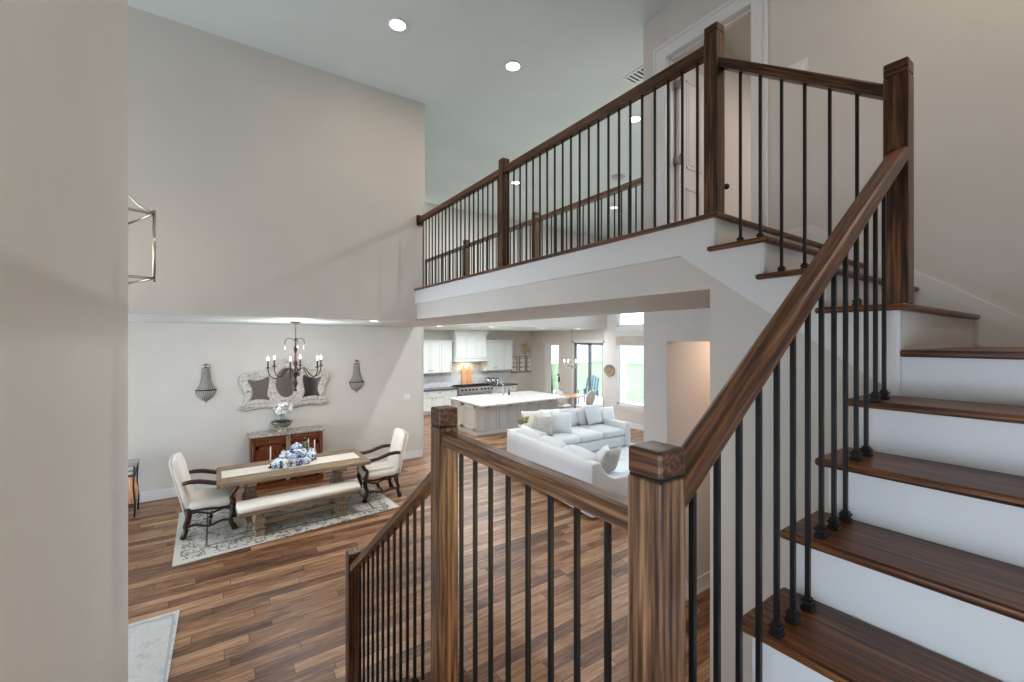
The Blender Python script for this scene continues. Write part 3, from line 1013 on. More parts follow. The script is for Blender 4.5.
# trestle table
TX, TY = 1.045, 7.51
t = thing('dining_table', 'long weathered oak trestle dining table on the patterned rug', 'table', (TX, TY, RUGZ))
L, Wd, H = 1.03, .49, .72
g = MB()
g.box(-L + .12, -Wd, H - .055, L - .12, -Wd + .24, H).box(-L + .12, -Wd + .242, H - .055, L - .12, -.002, H).box(-L + .12, 0, H - .055, L - .12, Wd - .242, H).box(-L + .12, Wd - .24, H - .055, L - .12, Wd, H)
obj('table_top', g, 'weathered', t, .004)
for sx in (-1, 1):
    obj('breadboard_end', MB().box(min(sx * L, sx * (L - .118)), -Wd, H - .056, max(sx * L, sx * (L - .118)), Wd, H + .001), 'weathered_z', t, .005)
def vase_leg(mb, cx, y0, y1, z0, z1, w, th):
    """square vase-shaped pedestal"""
    hy, hx = (y1 - y0) / 2, th / 2 * 1.25
    rings = []
    for u, k in ((0, .92), (.06, 1.0), (.12, .98), (.18, .74), (.26, .78), (.38, 1.0), (.48, 1.02), (.60, .82), (.72, .64), (.80, .62), (.84, .78), (.90, .95), (1.0, 1.0)):
        z = z0 + (z1 - z0) * u
        rings.append([(cx - hx * k, y0 + hy - hy * k, z), (cx + hx * k, y0 + hy - hy * k, z), (cx + hx * k, y0 + hy + hy * k, z), (cx - hx * k, y0 + hy + hy * k, z)])
    mb.ring_surface(rings, smooth=False)
for sx in (-1, 1):
    g = MB()
    vase_leg(g, sx * .62, -.15, .15, .08, H - .13, .3, .15)
    obj('pedestal', g, 'weathered_z', t, .006)
    f = MB().box(sx * .62 - .07, -.40, 0, sx * .62 + .07, .40, .08)
    obj('foot', f, 'weathered_z', t, .015)
    obj('top_cleat', MB().box(sx * .62 - .06, -.40, H - .13, sx * .62 + .06, .40, H - .056), 'weathered_z', t, .012)
obj('stretcher', MB().box(-.85, -.03, .14, .85, .03, .24), 'weathered', t, .006)
tag(obj('table_runner', MB().box(TX - .97, TY - .20, RUGZ + H + .0015, TX + .93, TY + .19, RUGZ + H + .007), 'linen'), 'cream linen runner lying along the dining table', 'table runner')
TZ = RUGZ + H + .007

# bench
t = thing('dining_bench', 'long bench with cream padded seat and weathered oak base, pulled up to the table', 'bench', (1.05, 6.965, RUGZ), math.radians(3))
bl, bw, bh = .81, .20, .43
obj('seat_cushion', MB().soft_box(-bl + .005, -bw + .005, bh - .075, bl - .005, bw - .005, bh, .03, .008), 'linen', t)
obj('seat_frame', MB().box(-bl, -bw, bh - .115, bl, bw, bh - .06), 'weathered', t, .004)
for sx in (-1, 1):
    g = MB()
    vase_leg(g, sx * .55, -.11, .11, .07, bh - .115, .2, .11)
    obj('pedestal', g, 'weathered_z', t, .006)
    obj('foot', MB().box(sx * .55 - .06, -.17, 0, sx * .55 + .06, .17, .07), 'weathered_z', t, .012)
obj('stretcher', MB().box(-.66, -.022, .10, .66, .022, .17), 'weathered', t, .005)

# carved armchairs, built facing +x
def wave(p, q, n, amp, ax, ph=0.0, turns=1.0):
    p, q = Vector(p), Vector(q)
    return [p.lerp(q, i / n) + Vector(ax) * amp * math.sin(2 * PI * turns * i / n + ph) for i in range(n + 1)]
def armchair(label, loc, rz):
    t = thing('armchair', label, 'chair', loc, rz, 'carved dining armchairs')
    w = .29
    obj('seat', MB().soft_box(-.26, -w, .36, .29, w, .485, .045, .02), 'linen', t)
    tilt = Matrix.Translation((-.235, 0, .37)) @ Matrix.Rotation(math.radians(-13), 4, 'Y')
    bm_ = MB()
    bm_.soft_box(-.045, -w + .01, 0, .05, w - .01, .70, .035, .018, tilt)
    o = obj('backrest', bm_, 'linen', t)
    bmv = o.data
    for v in bmv.vertices:      # arched top edge
        if v.co.z > .95:
            v.co.z += .025 * (1 - (v.co.y / w) ** 2)
    # nail-head welt round the back
    fr = MB()
    for sy in (-1, 1):
        fr.tube([tilt @ Vector((-.052, sy * (w - .012), z)) for z in (-.05, .2, .45, .69)], .011, 6)
    fr.tube([tilt @ Vector((-.052, y, 0.695 + .025 * (1 - (y / w) ** 2))) for y in (-w + .012, -.15, 0, .15, w - .012)], .011, 6)
    obj('back_welt', fr, 'pillow_cream', t)
    for sy in (-1, 1):
        y = sy * (w - .005)
        a = [(-.30, y, .745), (-.22, y, .755), (-.12, y, .748), (-.02, y, .72), (.08, y, .69), (.18, y, .675), (.27, y, .678), (.33, y, .668), (.345, y, .645), (.33, y, .628)]
        obj('armrest', MB().tube(a, [.026, .030, .032, .032, .031, .031, .034, .037, .033, .022], 8), 'dark_wood', t)
        s = [(.30, y, .655), (.315, y, .60), (.29, y, .55), (.25, y, .51), (.25, y, .46), (.27, y, .42), (.265, y, .36)]
        obj('arm_support', MB().tube(s, [.030, .033, .030, .027, .031, .034, .030], 8), 'dark_wood', t)
        yl = sy * (w - .03)
        fl = [(.25, yl, .38), (.275, yl, .31), (.265, yl, .24), (.235, yl, .17), (.245, yl, .10), (.275, yl, .05), (.285, yl, .0)]
        obj('leg', MB().tube(fl, [.035, .039, .031, .028, .029, .036, .04], 8), 'dark_wood', t)
        rl_ = [(-.25, yl, .40), (-.235, yl, .31), (-.25, yl, .24), (-.275, yl, .17), (-.265, yl, .10), (-.285, yl, .05), (-.30, yl, .0)]
        obj('leg', MB().tube(rl_, [.035, .039, .031, .028, .029, .036, .04], 8), 'dark_wood', t)
        obj('side_stretcher', MB().tube(wave((-.265, yl, .135), (.24, yl, .135), 14, .022, (0, 0, 1), 0, 1.5), .016, 7), 'dark_wood', t)
    obj('seat_rail', MB().tube(wave((.255, -w + .03, .335), (.255, w - .03, .335), 14, .018, (0, 0, 1), 0, 1.0), .022, 7)
        .tube(wave((-.25, -w + .03, .345), (.25, -w + .03, .345), 14, .012, (0, 0, 1), 0, 1.0), .018, 7).tube(wave((-.25, w - .03, .345), (.25, w - .03, .345), 14, .012, (0, 0, 1), 0, 1.0), .018, 7), 'dark_wood', t)
    obj('cross_stretcher', MB().tube(wave((0, -w + .03, .135), (0, w - .03, .135), 14, .02, (0, 0, 1), 0, 1.5), .016, 7)
        .tube([(0, 0, .135), (0, 0, .20)], [.03, .012], 7), 'dark_wood', t)
    return t
armchair('cream armchair with dark carved arms at the table end by the stair wall', (-.05, 7.52, RUGZ), math.radians(-2))
armchair('cream armchair with dark carved arms at the table end toward the kitchen', (2.33, 7.46, RUGZ), math.radians(176))

# sideboard
SX, SY = 1.115, 9.13
t = thing('sideboard', 'reddish cherry sideboard with grey marble top against the dining wall', 'sideboard', (SX, SY, 0))
hw, dp = .60, .20
obj('carcass', MB().box(-hw, -dp + .02, .08, hw, dp, .93).box(-hw - .012, -dp, 0, hw + .012, dp, .08), 'cherry_z', t, .004)
obj('marble_top', MB().box(-hw - .035, -dp - .035, .93, hw + .035, dp + .005, .975), 'stone_top', t, .012, segs=3)
for sx in (-1, 0, 1):
    obj('pilaster', MB().box(sx * (hw - .04) - .035, -dp - .005, .08, sx * (hw - .04) + .035, -dp + .03, .93).tube([(sx * (hw - .04), -dp - .008, .16), (sx * (hw - .04), -dp - .008, .80)], .014, 8), 'weathered_z' if sx == 0 else 'cherry_z', t, .004)
for sx in (-1, 1):
    x0, x1 = (sx * .285 - .235, sx * .285 + .235)
    d = obj('drawer', MB().box(x0, -dp - .004, .785, x1, -dp + .03, .915).box(x0 + .03, -dp - .012, .805, x1 - .03, -dp, .895), 'cherry', t, .004)
    obj('knob', MB().tube([(sx * .285 - .035, -dp - .016, .85), (sx * .285, -dp - .03, .842), (sx * .285 + .035, -dp - .016, .85)], .006, 6), 'silver', d)
    d = obj('door', MB().box(x0, -dp - .002, .10, x1, -dp + .03, .765), 'cherry_z', t, .004)
    fr = MB()
    for a, b, c_, e in ((x0, x0 + .055, .10, .765), (x1 - .055, x1, .10, .765), (x0, x1, .10, .16), (x0, x1, .705, .765)):
        fr.box(a, -dp - .014, c_, b, -dp - .002, e)
    obj('door_moulding', fr, 'cherry', d, .003)
    obj('key_plate', MB().lathe([(.012, 0), (.014, .006), (.004, .01)], (x1 - .03 if sx < 0 else x0 + .03, 0, 0), 8).box(0, 0, 0, .0001, .0001, .0001), 'silver', d).location = (0, -dp - .02, .45)
SZ = .975
# silver bowl with white blossom
BXc, BYc = 1.03, 9.10
t = thing('flower_bowl', 'silver footed bowl of white blossoms on the marble sideboard top', 'flower bowl', (BXc, BYc, SZ))
obj('bowl', MB().lathe([(.085, 0), (.09, .012), (.05, .03), (.034, .05), (.045, .065), (.11, .085), (.155, .125), (.175, .17), (.188, .178), (.18, .182), (.165, .17), (.06, .12), (.01, .115)], n=28), 'silver', t)
g = MB()
random.seed(11)
def leaf(mb, base, dirv, ln, wd, droop):
    d = Vector(dirv).normalized()
    sd = d.cross(Vector((0, 0, 1))).normalized()
    pts_ = []
    for i in range(6):
        u = i / 5
        c_ = Vector(base) + d * ln * u + Vector((0, 0, droop[0] * u - droop[1] * u * u))
        ww = wd * math.sin(PI * min(1, u * .92 + .06))
        pts_.append((c_ - sd * ww, c_ + Vector((0, 0, -.006)), c_ + sd * ww))
    V = [[mb.b.verts.new(p) for p in r] for r in pts_]
    for i in range(5):
        for j in range(2):
            f = mb.b.faces.new([V[i][j], V[i][j + 1], V[i + 1][j + 1], V[i + 1][j]]); f.smooth = True
for i in range(11):
    a = i * 2 * PI / 11 + random.uniform(-.2, .2)
    leaf(g, (.02 * math.cos(a), .02 * math.sin(a), .15), (math.cos(a), math.sin(a), 0), random.uniform(.12, .19), .035, (.16, .13))
o = obj('leaves', g, 'leaf', t); m_ = o.modifiers.new('thick', 'SOLIDIFY'); m_.thickness = .003
g = MB()
for i in range(4):
    a = i * 1.7
    g.tube([(.02 * math.cos(a), .02 * math.sin(a), .13), (.03 * math.cos(a), .03 * math.sin(a), .28), (.06 * math.cos(a), .05 * math.sin(a), .42)], .006, 6)
obj('stem', g, 'sage', t)
g = MB()
for i in range(46):
    u, v_ = random.uniform(-.75, 1), random.uniform(0, 2 * PI)
    r = .135 * (1 - u * u) ** .5
    p = Vector((.03 + r * 1.15 * math.cos(v_), r * math.sin(v_), .42 + .11 * u))
    nrm = (p - Vector((.03, 0, .42))).normalized()
    q_ = nrm.to_track_quat('Z', 'X').to_matrix().to_4x4()
    for k in range(5):
        aa = 2 * PI * k / 5
        mt = Matrix.Translation(p) @ q_ @ Matrix.Translation((.022 * math.cos(aa), .022 * math.sin(aa), .004))
        tmp = bmesh.new()
        bmesh.ops.create_icosphere(tmp, subdivisions=1, radius=.022)
        for v2 in tmp.verts: v2.co.z *= .35
        g._merge(tmp, mt)
obj('blossom', g, 'petal', t)

# carved mirror
def curve_plate(name, outlines, depth, bevel, mat, parent, loc):
    cu = bpy.data.curves.new(name, 'CURVE')
    cu.dimensions = '2D'; cu.fill_mode = 'BOTH'; cu.extrude = depth; cu.bevel_depth = bevel; cu.bevel_resolution = 2
    for pts_ in outlines:
        sp = cu.splines.new('BEZIER')
        sp.bezier_points.add(len(pts_) - 1)
        for bp, p in zip(sp.bezier_points, pts_):
            bp.co = (p[0], p[1], 0)
            bp.handle_left_type = bp.handle_right_type = 'AUTO' if len(p) < 3 else 'VECTOR'
        sp.use_cyclic_u = True
        sp.resolution_u = 6
    tmp = bpy.data.objects.new('tmp', cu)
    COL.objects.link(tmp)
    dg = bpy.context.evaluated_depsgraph_get()
    me = bpy.data.meshes.new_from_object(tmp.evaluated_get(dg))
    bpy.data.objects.remove(tmp)
    bpy.data.curves.remove(cu)
    me.transform(Matrix.Translation(loc) @ Matrix.Rotation(PI / 2, 4, 'X'))
    me.name = name
    me.materials.clear(); me.materials.append(M[mat])
    o = bpy.data.objects.new(name, me)
    COL.objects.link(o)
    o.parent = parent
    return o
t = thing('wall_mirror', 'wide three-panel mirror in a whitewashed carved frame above the sideboard', 'mirror', (1.13, 9.35, 1.46))
out = [(-.76, 0), (-.70, .03), (-.66, .16), (-.70, .32), (-.745, .45), (-.72, .58), (-.62, .60), (-.45, .625), (-.30, .68), (-.20, .78), (-.10, .82), (0, .85), (.10, .82), (.20, .78), (.30, .68), (.45, .625), (.62, .60), (.72, .58), (.745, .45), (.70, .32), (.66, .16), (.70, .03), (.76, 0), (.66, -.05), (.4, -.02), (.2, -.045), (0, -.06), (-.2, -.045), (-.4, -.02), (-.66, -.05)]
pane_c = [(.20 * math.cos(2 * PI * k / 12), .40 + .30 * math.sin(2 * PI * k / 12)) for k in range(12)]
pane_l = [(-.60, .085), (-.50, .10), (-.38, .09), (-.27, .085), (-.30, .20), (-.285, .32), (-.27, .44), (-.29, .545), (-.42, .50), (-.52, .485), (-.645, .49), (-.60, .36), (-.575, .24)]
pane_r = [(-x, z) for x, z in pane_l[::-1]]
frame_o = curve_plate('frame', [out, pane_c[::-1], pane_l[::-1], pane_r[::-1]], .020, .018, 'carved', t, (0, -.044, 0))
for pn, lb in ((pane_c, 'oval mirror glass'), (pane_l, None), (pane_r, None)):
    o = curve_plate('mirror_glass', [pn], .003, .004, 'mirror', t, (0, -.022, 0))
random.seed(5)
g = MB()
def carve(pts_, n, s):
    for i in range(n):
        k = random.random() * len(pts_)
        i0 = int(k) % len(pts_); i1 = (i0 + 1) % len(pts_); f_ = k - int(k)
        p = (pts_[i0][0] * (1 - f_) + pts_[i1][0] * f_, pts_[i0][1] * (1 - f_) + pts_[i1][1] * f_)
        g.ball((p[0] * s + random.uniform(-.01, .01), -.082, (p[1] - .38) * s + .38 + random.uniform(-.01, .01)), random.uniform(.014, .028), 6, (1.3, 1.1, 1))
carve(out, 80, .95)
carve([(x * 1.12, (z - .4) * 1.12 + .4) for x, z in pane_c], 40, 1)
carve([((x + .45) * 1.16 - .45, (z - .3) * 1.16 + .3) for x, z in pane_l], 40, 1)
carve([((x - .45) * 1.16 + .45, (z - .3) * 1.16 + .3) for x, z in pane_r], 40, 1)
g.b.from_mesh(frame_o.data)
g.b.to_mesh(frame_o.data)
g.b.free()

# beaded wall sconces
for x, l in ((-.135, 'grey beaded basket wall sconce between the stair wall and the mirror'), (2.46, 'grey beaded basket wall sconce between the mirror and the switch plate')):
    t = thing('wall_sconce', l, 'wall sconce', (x, 9.345, 1.60), 0, 'beaded sconces beside the mirror')
    obj('bowl', MB().lathe([(.004, -.012), (.012, 0), (.05, .022), (.095, .06), (.128, .11), (.145, .165), (.150, .20)], n=30, sy=.55), 'beads', t)
    obj('strand', MB().lathe([(.146, .20), (.128, .235), (.10, .29), (.08, .36), (.068, .45), (.062, .54), (.06, .60)], n=30, sy=.55), 'beads', t)
    obj('rim', MB().lathe([(.148, .192), (.156, .195), (.156, .208), (.146, .212)], n=30, sy=.55, cap=False), 'bronze', t)
    g = MB().lathe([(.06, .598), (.068, .605), (.064, .625), (.045, .65), (.02, .665), (.006, .675)], n=20, sy=.55)
    obj('crown', g, 'silver', t)
    obj('finial', MB().ball((0, 0, -.02), .014, 8), 'silver', t)

# dining chandelier
CX, CY = 1.04, 7.5
t = thing('chandelier', 'dark bronze six-arm candle chandelier hanging over the dining table', 'chandelier', (CX, CY, 1.92))
top = CEIL1 - 1.92
obj('canopy', MB().lathe([(.075, top), (.075, top - .012), (.05, top - .03), (.012, top - .036)], n=20), 'bronze', t)
g = MB()
nl = 12
zc0, zc1 = .80, top - .034
for i in range(nl):
    z = zc0 + (zc1 - zc0) * (i + .5) / nl
    hh = (zc1 - zc0) / nl * .62
    ax = (1, 0) if i % 2 else (0, 1)
    g.tube([(ax[0] * .010 * math.cos(a), ax[1] * .010 * math.cos(a), z + hh * math.sin(a)) for a in [2 * PI * k / 8 for k in range(9)]], .0035, 5)
obj('chain', g, 'bronze', t)
obj('column', MB().lathe([(.004, 0), (.02, .012), (.012, .03), (.028, .06), (.035, .09), (.02, .12), (.014, .17), (.03, .20), (.05, .235), (.05, .26), (.022, .285), (.016, .34), (.03, .38), (.034, .41), (.018, .45), (.012, .55), (.024, .60), (.03, .63), (.014, .67), (.01, .76), (.02, .785), (.006, .80)], n=16), 'dark_wood', t)
rx, ry = Vector((.99, -.137, 0)), Vector((.137, .99, 0))
for k in range(6):
    ph = math.radians(10 + 60 * k)
    d = rx * math.sin(ph) + ry * math.cos(ph)
    P_ = lambda r, z: d * r + Vector((0, 0, z))
    a = obj('arm', MB().tube([P_(.03, .27), P_(.08, .32), P_(.13, .33), P_(.17, .29), P_(.20, .23), P_(.25, .185), P_(.31, .18), P_(.36, .21), P_(.39, .27), P_(.395, .34)], .0085, 7), 'bronze', t)
    obj('drip_cup', MB().lathe([(.008, 0), (.03, .006), (.036, .018), (.012, .014)], tuple(P_(.395, .335)), 12), 'bronze', a)
    obj('candle_sleeve', MB().lathe([(.011, 0), (.011, .10), (.009, .102)], tuple(P_(.395, .35)), 10), 'bronze', a)
    c0 = P_(.395, .455)
    obj('bulb', MB().lathe([(.006, 0), (.012, .014), (.014, .028), (.009, .046), (.003, .062)], tuple(c0), 12), 'bulb', a)
    s = obj('scroll', MB().tube([P_(.012, .75), P_(.06, .79), P_(.12, .79), P_(.155, .75), P_(.16, .70)], .006, 6), 'bronze', t) if k % 2 == 0 else None
    if s:
        obj('crystal', MB().lathe([(.002, 0), (.014, -.025), (.012, -.05), (.002, -.085)], tuple(P_(.16, .695)), 6), 'silver', s)
obj('finial', MB().ball((0, 0, -.02), .022, 10), 'bronze', t)
point_light('chandelier_light', (CX, CY, 2.52), 42, (.97, .97, 1), .3)

# table centrepiece
def jar(label, x, y, r, h, lid=True, mat='porcelain'):
    t = thing('ginger_jar', label, 'jar', (x, y, TZ), 0, 'blue and white porcelain on the dining table')
    obj('body', MB().lathe([(r * .55, 0), (r * .6, h * .02), (r * .78, h * .2), (r * .98, h * .5), (r, h * .62), (r * .9, h * .78), (r * .6, h * .88), (r * .5, h * .91), (r * .5, h * .95), (r * .42, h * .95)], n=22), mat, t)
    if lid:
        obj('lid', MB().lathe([(r * .58, h * .92), (r * .62, h * .99), (r * .52, h * 1.1), (r * .25, h * 1.17), (r * .1, h * 1.18), (r * .13, h * 1.24), (r * .04, h * 1.28)], n=20), mat, t)
    return t
def tpos(px, yy):
    a = (px - 512) / 430.0
    return yy * (.823 * a + .568) / (.823 - .568 * a)
jar('largest lidded ginger jar standing in the middle of the runner', tpos(296.5, 7.60), 7.60, .155, .25)
jar('squat blue patterned jar at the front of the group, beside the lone candlestick', tpos(279, 7.42), 7.42, .115, .15, False)
jar('small pale lidded jar behind the squat blue jar', tpos(283.5, 7.68), 7.68, .075, .16, True)
jar('lidded blue jar at the kitchen side of the largest ginger jar', tpos(310.5, 7.58), 7.58, .095, .17)
jar('small blue jar between the lidded blue jar and the porcelain planter', tpos(307, 7.40), 7.40, .06, .12, False)
t = thing('planter', 'low blue and white porcelain planter in front of the largest ginger jar', 'planter', (tpos(295, 7.40), 7.40, TZ), 0, 'blue and white porcelain on the dining table')
obj('bowl', MB().lathe([(.10, 0), (.105, .012), (.12, .05), (.135, .085), (.142, .092), (.12, .09)], n=24, sy=.55), 'porcelain', t)
obj('foot', MB().lathe([(.09, -.0), (.10, .008)], n=20, sy=.55), 'white_ceramic', t)
t = thing('figurine', 'small white porcelain figure in front of the squat blue jar', 'figurine', (tpos(285.5, 7.33), 7.33, TZ))
obj('body', MB().lathe([(.035, 0), (.038, .02), (.022, .05), (.018, .065), (.04, .085), (.045, .11), (.03, .135), (.006, .142)], n=14), 'white_ceramic', t)
t = thing('leaf_sprig', 'sage green leafy sprig between the porcelain jars', 'greenery', (tpos(304.5, 7.66), 7.66, TZ))
g = MB()
for i in range(9):
    a = i * 2.4
    leaf(g, (0, 0, .10 + .018 * i), (math.cos(a), math.sin(a), 0), .075, .016, (.10, .02))
o = obj('leaves', g, 'sage', t); m_ = o.modifiers.new('thick', 'SOLIDIFY'); m_.thickness = .003
obj('stem', MB().tube([(0, 0, 0), (.004, 0, .15), (.01, 0, .29)], .006, 6), 'sage', t)
for px, yy, l in ((270.5, 7.50, 'slim candlestick with ivory taper on the stair side of the jars'), (314.5, 7.62, 'slim candlestick with ivory taper behind the jars, kitchen side'), (308.5, 7.76, 'thin ivory taper candlestick beside the leafy sprig')):
    t = thing('candlestick', l, 'candlestick', (tpos(px, yy), yy, TZ), 0, 'taper candlesticks on the dining table')
    obj('holder', MB().lathe([(.035, 0), (.035, .006), (.008, .02), (.006, .09), (.012, .10), (.012, .112)], n=14), 'bronze', t)
    obj('taper', MB().lathe([(.010, .11), (.0095, .30), (.006, .315), (.002, .322)], n=10), 'wax', t)

# iron console at the dining wall
t = thing('console_table', 'dark iron-framed console table half hidden by the stair wall', 'console table', (-1.02, 8.62, 0))
g = MB()
obj('table_top', MB().box(-1.0, -.02, .77, .03, .40, .80), 'stone_top', t, .004)
for x in (-.985, .01):
    for y in (0, .38):
        obj('leg', MB().tube([(x, y, 0), (x + .01, y, .2), (x - .012, y, .45), (x, y, .77)], .012, 6), 'iron', t)
obj('shelf', MB().box(-.99, 0, .15, .015, .38, .17), 'dark_wood', t, .003)
g = MB()
for (za, zb) in ((.70, .76),):
    g.box(-.99, -.005, za, .015, .005, za + .012).box(-.99, .375, za, .015, .385, za + .012).box(.005, 0, za, .015, .38, za + .012)
g.tube([(.01, .02, .70), (.01, .10, .62), (.01, .19, .68), (.01, .28, .62), (.01, .36, .70)], .006, 6)
obj('scroll_apron', g, 'iron', t)
t = thing('vase', 'brown and pink vase standing on the lower shelf of the iron console', 'vase', (-1.06, 8.80, .17))
obj('body', MB().lathe([(.05, 0), (.055, .01), (.075, .12), (.08, .20), (.055, .32), (.035, .38), (.05, .42), (.04, .42)], n=18), 'board', t)
obj('lip', MB().lathe([(.05, .415), (.058, .425), (.045, .43)], n=18, cap=False), 'dark_wood', t)

# foyer lantern
LCx, LCy = -.816, 4.812
ang = math.radians(24)
t = thing('lantern', 'square metal hanging lantern cut off by the stair wall in front of the high wall', 'lantern', (LCx, LCy, 3.20), ang)
h, lh = .30, .54
fr = MB()
def rod(mb, p, q, r=.009):
    mb.tube([p, q], r, 4)
for z in (0, lh):
    for (a, b) in (((-h, -h), (h, -h)), ((h, -h), (h, h)), ((h, h), (-h, h)), ((-h, h), (-h, -h))):
        rod(fr, (a[0], a[1], z), (b[0], b[1], z), .011)
for sx in (-1, 1):
    for sy in (-1, 1):
        rod(fr, (sx * h, sy * h, -.03), (sx * h, sy * h, lh + .03), .012)
obj('frame', fr, 'silver', t)
g = MB()
for sx in (-1, 1):
    for sy in (-1, 1):
        g.tube([(sx * h, sy * h, lh + .01), (sx * h * .75, sy * h * .75, lh + .06), (sx * h * .45, sy * h * .45, lh + .20), (sx * h * .2, sy * h * .2, lh + .30), (0, 0, lh + .34)], .007, 6)
obj('scroll', g, 'silver', t)
c = obj('candle_cluster', MB().tube([(0, 0, lh + .34), (0, 0, .10)], .008, 8).tube([(-.09, 0, .14), (0, 0, .10), (.09, 0, .14)], .007, 6).tube([(0, -.09, .14), (0, 0, .10), (0, .09, .14)], .007, 6), 'silver', t)
for x, y in ((-.09, 0), (.09, 0), (0, -.09), (0, .09)):
    cs = obj('candle_sleeve', MB().lathe([(.012, .14), (.012, .25)], (x, y, 0), 10), 'wax', c)
    obj('bulb', MB().lathe([(.006, .25), (.017, .27), (.02, .29), (.013, .315), (.004, .335)], (x, y, 0), 12), 'bulb', cs)
g = MB()
zt = CEIL2 - 3.20
for i in range(44):
    z = lh + .34 + (zt - .02 - lh - .34) * (i + .5) / 44
    ax = (1, 0) if i % 2 else (0, 1)
    g.tube([(ax[0] * .012 * math.cos(a), ax[1] * .012 * math.cos(a), z + .03 * math.sin(a)) for a in [2 * PI * k / 8 for k in range(9)]], .004, 5)
obj('chain', g, 'silver', t)
obj('canopy', MB().lathe([(.07, zt), (.07, zt - .015), (.012, zt - .03)], n=18), 'silver', t)
point_light('lantern_light', (LCx, LCy, 3.52), 5, WARM, .25)

# ================================================================== KITCHEN
def shaker(root, x0, x1, z0, z1, y, mat, knob=None, name='door', handle='iron'):
    """framed cabinet front facing -y"""
    f = MB().box(x0, y - .006, z0, x1, y + .012, z1)
    w = min(.065, (x1 - x0) * .22)
    for a, b, c_, e in ((x0, x0 + w, z0, z1), (x1 - w, x1, z0, z1), (x0 + w, x1 - w, z0, z0 + w), (x0 + w, x1 - w, z1 - w, z1)):
        f.box(a, y - .022, c_, b, y - .006, e)
    d = obj(name, f, mat, root, .002, True)
    if knob:
        kx, kz = knob
        obj('knob', MB().tube([(kx, y - .022, kz), (kx, y - .042, kz)], .008, 8).ball((kx, y - .048, kz), .018, 8), handle, d, 0, True)
    return d
# island
t = thing('kitchen_island', 'large greige kitchen island with white quartz top', 'kitchen island', (7.5, 11.2, 0))
ix0, ix1, iy0, iy1 = 5.99, 9.0, 10.46, 12.0
obj('body', MB().box(ix0, iy0, .10, ix1, iy1, .86).box(ix0 - .015, iy0 - .015, 0, ix1 + .015, iy1 + .015, .10), 'cab_grey', t, .004, True)
obj('countertop', MB().box(5.95, 10.06, .86, 9.16, 12.12, .905), 'quartz', t, .006, True)
nd = 8
dw = (ix1 - ix0 - .04) / nd
for i in range(nd):
    x0 = ix0 + .02 + dw * i
    shaker(t, x0 + .006 + (.012 if i % 2 == 0 else 0), x0 + dw - .006 - (.012 if i % 2 else 0), .13, .84, iy0, 'cab_grey', (x0 + dw - .045 if i % 2 == 0 else x0 + .045, .77))
f = MB()
for a, b in ((10.50, 11.2), (11.26, 11.96)):
    for (ya, yb, za, zb) in ((a, a + .07, .13, .84), (b - .07, b, .13, .84), (a, b, .13, .21), (a, b, .76, .84)):
        f.box(ix0 - .02, ya, za, ix0, yb, zb)
obj('end_panel', f, 'cab_grey', t, .003, True)
obj('outlet', Bx(ix0 - .026, 11.55, .62, ix0 - .018, 11.63, .74), 'white_ceramic', t, .002, True)
CT = .905
# island faucet
fx, fy = 7.62, 11.55
t = thing('faucet', 'tall polished gooseneck faucet on the island top', 'faucet', (fx, fy, CT))
obj('spout', MB().lathe([(.028, 0), (.028, .02), (.016, .03)], n=12).tube([(0, 0, .02), (0, 0, .30), (-.01, .01, .37), (-.05, .03, .42), (-.11, .05, .43), (-.16, .07, .40), (-.18, .08, .33)], .014, 8), 'chrome', t)
obj('handle', MB().tube([(.02, 0, .06), (.09, -.02, .09)], [.012, .008], 6), 'chrome', t)
t = thing('soap_pump', 'small nickel soap pump beside the island faucet', 'soap dispenser', (fx + .22, fy - .02, CT))
obj('bottle', MB().lathe([(.03, 0), (.032, .10), (.02, .13), (.01, .14), (.01, .19)], n=12), 'bronze', t)
obj('nozzle', MB().tube([(0, 0, .185), (0, -.06, .19), (0, -.075, .175)], .006, 6), 'bronze', t)

# back run
KY = 14.95
def base_cab(label, x0, x1, ndoor, top_mat, drawers=False):
    t = thing('base_cabinet', label, 'kitchen cabinet', ((x0 + x1) / 2, 14.65, 0), 0, 'white base cabinets along the kitchen wall')
    obj('carcass', MB().box(x0, 14.36, .10, x1, KY - .002, .86).box(x0 + .01, 14.42, 0, x1 - .01, KY - .01, .10), 'cab_white', t, .003, True)
    w = (x1 - x0) / ndoor
    for i in range(ndoor):
        a, b = x0 + w * i + .008, x0 + w * (i + 1) - .008
        shaker(t, a, b, .70, .84, 14.36, 'cab_white', ((a + b) / 2, .77), 'drawer')
        shaker(t, a, b, .13, .68, 14.36, 'cab_white', (b - .05 if i % 2 == 0 else a + .05, .60))
    return t
base_cab('white base cabinet run beside the dining wall end', 4.1, 7.43, 7, None)
base_cab('white base cabinet run between the range and the patio door', 8.93, 10.12, 3, None)
tag(obj('countertop', Bx(4.1, 14.30, .86, 7.44, KY - .002, .90), 'black_stone', None, .005), 'dark stone countertop beside the dining wall end', 'countertop')
tag(obj('countertop', Bx(8.92, 14.30, .86, 10.18, KY - .002, .90), 'black_stone', None, .005), 'dark stone countertop carrying the canisters', 'countertop')
struct('trim_backsplash', Bx(4.1, KY - .012, .90, 10.12, KY, 1.52), 'tile')
